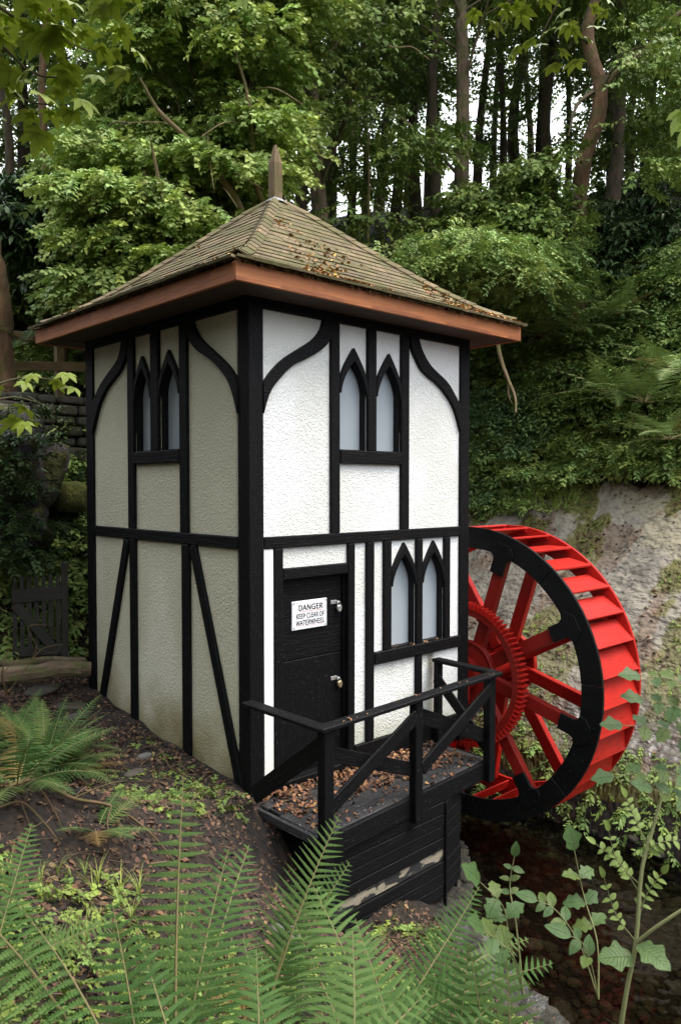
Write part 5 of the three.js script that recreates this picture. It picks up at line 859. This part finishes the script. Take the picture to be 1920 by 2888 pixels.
// sycamore leaves overhead and at the left edge
{
  const bough = (label, seed, twigs, s, L, n, mat) => {
    const R = rng(seed), o = sight(twigs[0][0][0], twigs[0][0][1], s), t = thing('sycamore_bough', label, 'branch', o.toArray());
    for (const w of twigs) { const pts = w.map((q, i) => sight(q[0], q[1], s + (q[2] || 0))), c = new THREE.CatmullRomCurve3(pts); part('twig', tube(pts.map(p => p.clone().sub(o)), [0.009, 0.003], 6, 4), M.bark, t);
      const k = w.n || n; for (let i = 0; i < k; i++) { const q = rr(R, 0.1, 1), p = c.getPoint(q).add(V(rr(R, -0.16, 0.16), rr(R, -0.14, 0.06), rr(R, -0.16, 0.16))); const a = R() * 6.28; placeLeaf(t, PALM[Math.floor(R() * 3)], mat, p, V(Math.cos(a), rr(R, -0.9, -0.1), Math.sin(a)), V(rr(R, -0.4, 0.4), 1, rr(R, -0.4, 0.4)), L * rr(R, 0.7, 1.2), o); } }
    return t;
  };
  bough('blurred yellow-green sycamore bough hanging in the top left corner', 1601, [[[-120, -60], [40, 60], [190, 130], [240, 150]], [[-120, 40], [0, 110], [90, 190], [180, 200]], [[-120, -120], [60, -40], [200, 10], [250, 40]], [[-120, 150], [-20, 180], [70, 250], [130, 260]], [[-60, -60], [60, 0], [130, 60], [200, 70]]], 3.6, 0.11, 17, LEAF.sycamore);
  bough('yellow-green sycamore bough hanging at the top right before the tall tree', 1602, [[[1330, -120], [1250, -30], [1180, 20], [1110, 60]], [[1330, -100], [1290, 0], [1250, 80], [1230, 120]], [[1400, -120], [1360, 0], [1330, 80], [1300, 130]], [[1250, -120], [1200, -20], [1150, 60], [1140, 110]]], 5.2, 0.11, 11, LEAF.sycamore);
  bough('single sycamore twig of green leaves at the left edge before the fence', 1603, [[[-80, 930], [0, 890], [60, 875], [130, 880]], [[-80, 940], [0, 925], [40, 920], [100, 935]]], 4.6, 0.10, 8, LEAF.sycamore);
  bough('sycamore twigs poking in at the right edge beside the dark trees', 1604, [[[1640, 260], [1590, 280], [1550, 300]], [[1640, 380], [1600, 410], [1555, 440]]], 4.8, 0.12, 5, LEAF.lime);
  bough('loose yellowish sycamore twigs along the top edge left of centre', 1605, [[[300, -140], [420, -60], [560, -20]], [[800, -140], [900, -50], [980, 0]], [[640, -140], [700, -60], [760, -10]]], 6.5, 0.12, 10, LEAF.lime);
}
// ---------------------------------------------------------------- left bank: wall, fence, gate, boulder, logs
function rockGeo(seed, sx, sy, sz, amp = 0.25, det = 3, sq = 0.75) { const g = mergeVertices(new THREE.IcosahedronGeometry(1, det).deleteAttribute('uv').deleteAttribute('normal')), p = g.attributes.position; for (let i = 0; i < p.count; i++) { const v = V(p.getX(i), p.getY(i), p.getZ(i)); const k = 1 + amp * (2 * fbm(v.x * 1.6 + seed, v.y * 1.6, v.z * 1.6 + seed * 3, 4) - 1); for (const a of ['x', 'y', 'z']) v[a] = Math.sign(v[a]) * Math.pow(Math.abs(v[a]), sq); v.multiplyScalar(k); p.setXYZ(i, v.x * sx, v.y * sy, v.z * sz); } g.computeVertexNormals(); const n = g.toNonIndexed(); return boxUV(n, 0); }
{
  const R = rng(1700), wallT = thing('stone_wall', 'old mossy dry-stone retaining wall below the wooden fence', 'wall', [0.9, 2.6, -5.25]);
  const y0 = 2.55, rows = [[0.24, 0.7], [0.27, 0.62], [0.14, 0.3], [0.15, 0.3], [0.13, 0.28], [0.15, 0.33], [0.12, 0.3]]; let y = y0; const mossyRock0 = std({ map: stoneMap, bumpMap: stoneBump, bumpScale: 0.02, roughness: 0.9, color: lin(0.42, 0.42, 0.36) });
  const ms = [mossyRock0, std({ map: stoneMap, bumpMap: stoneBump, bumpScale: 0.02, roughness: 0.9, color: lin(0.5, 0.45, 0.38) }), std({ map: stoneMap, bumpMap: stoneBump, bumpScale: 0.02, roughness: 0.9, color: lin(0.36, 0.37, 0.24) })];
  rows.forEach(([h, w], ri) => { let x = -1.3 + R() * 0.2; while (x < 2.6) { const ww = w * rr(R, 0.7, 1.35), g = rockGeo(ri * 31 + x, ww / 2 - 0.006, h / 2 - 0.004, 0.16, 0.12, 2, 0.42); const m = part('stone', g, ms[Math.floor(R() * 3)], wallT); m.position.set(x + ww / 2 - 0.9, y + h / 2 - 2.6, rr(R, -0.03, 0.03) + (ri < 2 ? 0.08 : 0)); m.rotation.set(rr(R, -0.03, 0.03), rr(R, -0.05, 0.05), rr(R, -0.03, 0.03)); x += ww; } y += h; });
  // fence on top of it
  const A = V(-0.6, 0, -6.2), B = V(0.97, 0, -5.78), C = V(2.5, 0, -5.4), fe = thing('wooden_fence', 'weathered two-rail wooden fence above the stone wall', 'fence', [0.97, 3.6, -5.78]), fo = V(0.97, 3.6, -5.78);
  const fb = (a, b, w, t) => bar(a.clone().sub(fo), b.clone().sub(fo), w, t, 0.005, V(0, 1, 0));
  for (const [p, h] of [[A, 4.62], [B, 4.66], [C, 4.7]]) part('post', cbox(0.11, h - 3.4, 0.11, 0.008).translate(p.x - fo.x, (h + 3.4) / 2 - fo.y, p.z - fo.z), M.post, fe);
  for (const [ya, yb, yc] of [[4.56, 4.62, 4.66], [4.13, 4.22, 4.30]]) { const f = V(0, 0, 0.07); part('fence_rail', fb(A.clone().setY(ya).add(f), B.clone().setY(yb).add(f), 0.13, 0.035), M.post, fe); part('fence_rail', fb(B.clone().setY(yb).add(f), C.clone().setY(yc).add(f), 0.13, 0.035), M.post, fe); }
  // picket gate
  const g0 = V(-0.3, 0.5, -3.5), ga = thing('picket_gate', 'grey picket gate toned dark for the deep shade behind the house', 'gate', g0.toArray(), undefined, -0.39);
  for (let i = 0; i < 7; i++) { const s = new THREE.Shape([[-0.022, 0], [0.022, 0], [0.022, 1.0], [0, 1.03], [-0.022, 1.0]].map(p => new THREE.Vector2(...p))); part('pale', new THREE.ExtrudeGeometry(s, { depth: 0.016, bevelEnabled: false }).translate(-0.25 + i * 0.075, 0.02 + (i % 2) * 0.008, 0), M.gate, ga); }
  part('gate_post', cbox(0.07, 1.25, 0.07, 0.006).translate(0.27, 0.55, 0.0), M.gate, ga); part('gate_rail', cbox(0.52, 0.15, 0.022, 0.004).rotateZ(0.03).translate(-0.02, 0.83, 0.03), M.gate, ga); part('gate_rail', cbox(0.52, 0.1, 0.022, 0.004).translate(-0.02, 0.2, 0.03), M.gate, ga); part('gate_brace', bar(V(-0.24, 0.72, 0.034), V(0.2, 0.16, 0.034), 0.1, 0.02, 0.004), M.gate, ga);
  // big mossy boulder and the old stump
  const mossyRock = std({ map: tex(512, (u, v) => { const a = fbm(u * 9, v * 9, 3, 5, 9), b = noise3(u * 80, v * 80, 2, 80), m = sstep(0.44, 0.56, fbm(u * 4, v * 4, 40, 4, 4)); return mix3(mix3([0.17, 0.15, 0.16], [0.33, 0.31, 0.32], a), mix3([0.14, 0.15, 0.05], [0.30, 0.31, 0.11], b), m * 0.9); }), bumpMap: stoneBump, bumpScale: 0.08, roughness: 0.95 });
  const bc = sight(-15, 1120, 10.2); solo('boulder', merge([rockGeo(7, 0.62, 0.66, 0.7, 0.6, 6, 0.6).translate(bc.x, bc.y + 0.25, bc.z), rockGeo(8, 0.55, 0.4, 0.5, 0.6, 6, 0.6).rotateZ(0.4).translate(bc.x + 0.1, bc.y - 0.45, bc.z - 0.1), rockGeo(9, 0.5, 0.3, 0.5, 0.6, 6, 0.6).rotateZ(-0.3).translate(bc.x - 0.3, bc.y + 0.75, bc.z - 0.2)]), mossyRock, 'big dark mossy boulder overhanging the picket gate', 'boulder');
  const b2 = sight(105, 1100, 10.3); solo('boulder', rockGeo(17, 0.2, 0.42, 0.3, 0.3, 3).rotateZ(-0.3).translate(b2.x, b2.y, b2.z), mossyRock, 'narrow upright pale stone leaning against the big boulder', 'boulder');
  const b3 = sight(160, 1150, 10.6); solo('boulder', rockGeo(23, 0.22, 0.2, 0.25, 0.3, 3).translate(b3.x, b3.y, b3.z), M.moss, 'rounded mossy stone on the bank below the wall', 'boulder');
  { const R4 = rng(1760), ic = []; for (let i = 0; i < 46; i++) ic.push({ c: sight(rr(R4, -60, 105), rr(R4, 930, 1330), rr(R4, 9.3, 10)), r: 0.16, h: 0.1, n: 12 }); for (let i = 0; i < 60; i++) { const h = hit(rr(R4, 80, 215), rr(R4, 1060, 1330), 6); if (h) ic.push({ c: h.add(V(0, 0.06, 0)), r: 0.17, h: 0.07, n: 14 }); } const t = new THREE.Group(); t.name = 'ivy'; scene.add(t); tag(t, 'ivy and small ferny leaves creeping over the boulder and bank', 'ivy', null, 'stuff'); copies('leaves', SPRAY.holly, LEAF.ivy, clumps(R4, ic, { size: 0.7 }), t); }
  const sp = sight(-8, 700, 11.4); { const s = thing('tree_stump', 'red-brown old stump with ferns at the left edge beside the fence', 'stump', [sp.x, 3.6, sp.z]); part('stump_trunk', tube([V(0, 0, 0), V(0.03, 0.6, 0), V(0, 1.4, 0), V(-0.05, 2.1, 0)], [0.3, 0.22, 0.2, 0.14], 12, 5, 0.3), M.barkRed, s); }
  const log = (label, a, b, r, mat = M.bark, n = 4) => { const R2 = rng(Math.round(a.x * 1000)), pts = []; for (let i = 0; i <= n; i++) { const p = a.clone().lerp(b, i / n); if (i && i < n) p.add(V(rr(R2, -0.05, 0.05), rr(R2, -0.02, 0.04), rr(R2, -0.05, 0.05))); pts.push(p); } const g = tube(pts, [r, r * 0.95, r * 0.8], 10, 4, 0.15); const caps = [a, b].map((c, k) => { const d = (k ? b.clone().sub(pts[n - 1]) : a.clone().sub(pts[1])).normalize(), cg = new THREE.CircleGeometry(r * (k ? 0.8 : 1) * 0.98, 10); cg.applyQuaternion(new THREE.Quaternion().setFromUnitVectors(V(0, 0, 1), d)); cg.translate(c.x, c.y, c.z); return cg; }); g.deleteAttribute('normal'); caps.forEach(c => c.deleteAttribute('normal')); const m = merge([g, ...caps]); m.computeVertexNormals(); return solo('fallen_log', m, mat, label, 'log'); };
  log('thick fallen log lying across the path left of the house', sight(-60, 1570, 8.5), sight(205, 1548, 8.6), 0.095);
  log('thinner fallen log lying just behind the thick log', sight(-10, 1535, 8.9), sight(190, 1528, 9.0), 0.04, M.bark, 5);
  // fallen branches
  const br = (label, pts, r, tw = [], mat = M.twig) => { const t = thing('fallen_branch', label, 'branch', pts[0].toArray()), o = pts[0]; part('stem', tube(pts.map(p => p.clone().sub(o)), [r, r * 0.4], 7, 5, 0.15), mat, t); for (const w of tw) part('side_twig', tube(w.map(p => p.clone().sub(o)), [r * 0.45, r * 0.15], 5, 4, 0.1), mat, t); return t; };
  const G = (px, py, up = 0.03) => { const h = hit(px, py, 2.2); h.y = ground(h.x, h.z) + up; return h; };
  br('long bare branch lying on the soil in the left foreground', [G(0, 1830), G(70, 1850, 0.06), G(160, 1890, 0.08), G(250, 1925, 0.06), G(330, 1970, 0.05), G(400, 2035)], 0.016, [[G(160, 1890, 0.08), G(230, 1880, 0.1), G(290, 1850, 0.12)], [G(70, 1850, 0.06), G(110, 1900, 0.03), G(140, 1960)], [G(250, 1925, 0.06), G(240, 1960, 0.05), G(250, 1995, 0.04)]]);
  br('thin crooked twigs beside the long bare branch', [G(-20, 1870), G(40, 1875, 0.05), G(90, 1930, 0.05), G(130, 1990)], 0.009, [[G(40, 1875, 0.05), G(60, 1940), G(20, 1990)], [G(90, 1930, 0.05), G(30, 1960), G(-20, 1985)]]);
  br('curved pale twig on the dark soil near the wall', [G(375, 1740), G(372, 1765, 0.05), G(390, 1790, 0.04), G(440, 1815, 0.02)], 0.007);
  br('dead bare twigs standing by the fallen logs', [sight(10, 1610, 8.2), sight(0, 1560, 8.1), sight(15, 1500, 8.1)], 0.012, [[sight(0, 1560, 8.1), sight(30, 1530, 8.1), sight(90, 1520, 8)], [sight(15, 1600, 8.1), sight(60, 1540, 8.1), sight(95, 1500, 8.1), sight(140, 1490, 8.1)]]);
  br('thin curled dead twig in front of the picket gate', [sight(45, 1560, 8.9), sight(80, 1500, 8.9), sight(62, 1450, 8.9), sight(120, 1445, 8.9)], 0.008, [[sight(80, 1500, 8.9), sight(120, 1510, 8.9), sight(150, 1480, 8.9)]]);
  br('pale bare dead branch hanging down the right bank below the eaves', [sight(1138, 760, 12.6), sight(1150, 830, 12.5), sight(1168, 880, 12.4), sight(1184, 920, 12.3), sight(1186, 955, 12.2)], 0.035, [[sight(1168, 880, 12.4), sight(1170, 920, 12.4), sight(1178, 935, 12.4)]], M.barkPale);
  br('bent pale dead branch sticking out among the leaves at top centre', [sight(880, 115, 14), sight(890, 128, 14), sight(910, 133, 14), sight(945, 132, 14), sight(985, 160, 14.1)], 0.025, [], M.barkPale);
  // small twigs and bark crumbs
  { const R3 = rng(1750), tl = []; for (let i = 0; i < 2600; i++) { const x = rr(R3, -4, 1.1), z = rr(R3, -3.2, 4.4); if (x > shore(z) - 0.2 || (x > -0.1 && z < 0.9)) continue; tl.push({ p: V(x, ground(x, z) + 0.008, z), yaw: R3() * 6.28, pitch: rr(R3, -0.15, 0.15), s: rr(R3, 0.4, 1.6), c: (() => { const b = rr(R3, 0.4, 1.5); return [b, b * 0.9, b * 0.8]; })() }); } const tg = new THREE.Group(); tg.name = 'twig_litter'; scene.add(tg); tag(tg, 'broken twigs strewn through the leaf litter', 'twigs', null, 'stuff'); copies('twigs', tube([V(-0.06, 0, 0), V(0, 0.006, 0.008), V(0.06, 0, -0.004)], [0.0026, 0.0016], 4, 2), std({ color: lin(0.12, 0.085, 0.06), roughness: 0.9 }), tl, tg); }
  // slabs and stones on the ground
  const slab = std({ map: stoneMap, bumpMap: stoneBump, bumpScale: 0.02, roughness: 0.9, color: lin(0.5, 0.46, 0.4) });
  const stones = [[305, 1802, 0.1, 0.03, 'flat grey stone lying alone on the dark soil', slab], [95, 1600, 0.26, 0.025, 'long flat slab below the fallen logs', slab], [150, 1635, 0.2, 0.03, 'flat slab at the edge of the path below the logs', slab], [170, 1660, 0.12, 0.025, 'smaller slab beside the path edge', slab], [655, 2205, 0.12, 0.05, 'pale stone between the ferns in the middle foreground', M.stone], [330, 1760, 0.07, 0.03, 'small brown stone close to the wall foot', M.stone]];
  for (const [px, py, w, h, label, m] of stones) { const p = G(px, py, h * 0.4); solo('stone', rockGeo(px, w, h, w * 0.6, 0.2, 2).rotateY(px).translate(p.x, p.y, p.z), m, label, 'stone'); }
}
// shore stones
{
  const R = rng(1800), gm = [1, 2, 3, 4, 5].map(i => rockGeo(i * 9, 1, 0.32, 0.7, 0.3, 2)), gp = [6, 7].map(i => rockGeo(i * 9, 1, 0.45, 0.75, 0.3, 1)); let k = 0; const peb = [];
  for (let i = 0; i < 600 && k < 70; i++) { const z = rr(R, 1.0, 4.2), x = shore(z) + rr(R, -0.35, 0.55), w = rr(R, 0.05, 0.13); const y = Math.max(ground(x, z), -1.5); if (y < -1.48 && R() < 0.5) continue; const m = solo('stone', gm[i % 5], R() < 0.6 ? M.stoneWet : M.stone, 'dark slaty stone on the shore of the stream', 'stone', 'slaty stones along the shore'); m.position.set(x, y + w * 0.12, z); m.rotation.set(rr(R, -0.2, 0.2), R() * 6.28, rr(R, -0.2, 0.2)); m.scale.setScalar(w); k++; }
  for (let i = 0; i < 3500; i++) { const z = rr(R, -1.5, 6), x = shore(z) + (R() < 0.35 ? rr(R, -0.5, 0.2) : rr(R, -0.2, 3.2)); if (x > 4.2) continue; peb.push({ p: V(x, ground(x, z) + 0.004, z), yaw: R() * 6.28, s: rr(R, 0.02, 0.075), c: (() => { const b = rr(R, 0.2, 0.75); return [b, b * 0.94, b * 0.86]; })() }); }
  const g = new THREE.Group(); g.name = 'gravel'; scene.add(g); tag(g, 'gravel and small slates of the stream bed and shore', 'gravel', null, 'stuff'); copies('pebbles', gp[0], M.stone, peb, g);
}
// ---------------------------------------------------------------- dead leaves
{
  const R = rng(1900), curl = (s) => { const g = leafStrip(1, 0.62, { n: 3, droop: s, fold: 0.3, p: 0.8 }); return g.translate(-0.5, 0.1 * s, 0); }, lg = curl(0.5), DEAD = std({ color: lin(0.14, 0.078, 0.045), roughness: 0.75, side: THREE.DoubleSide });
  const cols = () => { const t = R(); const b = 0.3 + 0.9 * Math.pow(R(), 1.5); return t < 0.55 ? [b, b * 0.9, b * 0.8] : t < 0.85 ? [b * 0.6, b * 0.5, b * 0.5] : [b * 1.5, b * 1.7, b * 1.3]; };
  const drop = (p, s) => ({ p, yaw: R() * 6.28, pitch: rr(R, -0.35, 0.35), roll: rr(R, -0.5, 0.5), s, c: cols() });
  const mass = (name, label, list, mat = DEAD) => { const g = new THREE.Group(); g.name = name; scene.add(g); tag(g, label, 'dead leaves', null, 'stuff'); copies('leaves', lg, mat, list, g); };
  let L = []; for (let i = 0; i < 60000; i++) { const x = rr(R, -4.2, 1.2), z = rr(R, -3.4, 4.6); if (x > shore(z) - 0.1 || (x > -0.02 && z < 0.0) || fbm(x * 1.5, z * 1.5, 5, 3) < rr(R, 0.08, 0.56)) continue; L.push(drop(V(x, ground(x, z) + 0.01, z), 0.013 + 0.05 * Math.pow(R(), 2.2))); }
  for (let i = 0; i < 900; i++) { const h = hit(rr(R, -20, 210), rr(R, 900, 1600), 5); if (h) L.push(drop(h.add(V(0, 0.08, 0)), rr(R, 0.04, 0.08))); }
  mass('leaf_litter', 'brown leaf litter scattered over the soil of the near bank', L);
  L = []; for (let i = 0; i < 2400; i++) { const z = rr(R, -4.5, 4), x = rr(R, 4.5, 8.3); if (fbm(z * 2.6, x * 2.6 + 5, 55, 5) < rr(R, 0.5, 0.64)) continue; L.push(drop(V(x, rockY(x, z) + 0.02, z), rr(R, 0.04, 0.08))); }
  mass('rock_leaf_litter', 'drifts of dead leaves caught on the wet rock slope', L);
  L = []; for (let i = 0; i < 1700; i++) { const x = rr(R, 0.05, 2.2), q = R(), zz = q < 0.7 ? Math.pow(R(), 1.7) * 0.5 : R() * 0.8; if (zz > lerp(0.84, 0.66, x / 2.26) || fbm(x * 3, zz * 5, 9, 3) < rr(R, 0.2, 0.62)) continue; L.push(drop(V(x, -0.05 + R() * 0.035 * Math.exp(-zz * 3), 0.05 + zz), rr(R, 0.025, 0.06))); }
  for (let i = 0; i < 60; i++) L.push(drop(V(rr(R, 1.68, 2.46), 0.975, rr(R, -0.12, 0.02)), rr(R, 0.02, 0.035)));
  for (let i = 0; i < 26; i++) { const x = rr(R, -0.08, 2.2); L.push(drop(V(x, 0.802, lerp(0.965, 0.81, x / 2.26) + rr(R, -0.04, 0.04)), rr(R, 0.012, 0.03))); }
  mass('porch_leaves', 'rusty dead leaves drifted along the porch boards and window sills', L, std({ color: lin(0.27, 0.135, 0.07), roughness: 0.75, side: THREE.DoubleSide }));
  L = []; for (let i = 0; i < 2300; i++) { const s = rr(R, -1.8, 1.8), u = 1.86 - Math.pow(R(), 2.2) * 1.5; if (Math.abs(s) > u - 0.06) continue; const d = fbm(s * 2.2 + 7, u * 3, 5, 3); const front = R() < 0.8; if (d < (front ? (s > -0.9 ? 0.36 : 0.55) : 0.5) + (1.86 - u) * 0.22) continue; const y = pw(PROF, u) + 0.036; L.push(drop(front ? V(RX + s, y, RZ + u) : V(RX - u, y, RZ + s), rr(R, 0.025, 0.06))); }
  mass('roof_leaves', 'yellow and brown fallen leaves lying along the lower roof', L, std({ color: lin(0.55, 0.30, 0.10), roughness: 0.75, side: THREE.DoubleSide }));
  // mossy fringe under the shingle edge
  const fr = []; for (let i = 0; i < 900; i++) { const s = rr(R, -1.86, 1.86), front = R() < 0.72; const p = front ? V(RX + s, 4.205 + rr(R, -0.01, 0.02), RZ + 1.855) : V(RX - 1.855, 4.205 + rr(R, -0.01, 0.02), RZ + s); const b = rr(R, 0.5, 1.2); fr.push({ p, yaw: R() * 6.28, roll: Math.PI + rr(R, -1.2, 1.2), pitch: rr(R, -0.5, 0.5), s: rr(R, 0.4, 1), c: [b * 1.3, b, b * 0.8] }); }
  const fg = copies('moss_fringe', bladeTuft(33, 7, 0.045, 0.003), std({ color: lin(0.13, 0.10, 0.045), roughness: 1, side: THREE.DoubleSide }), fr, house); fg.userData.kind = 'stuff';
}

renderer.render(scene, camera);
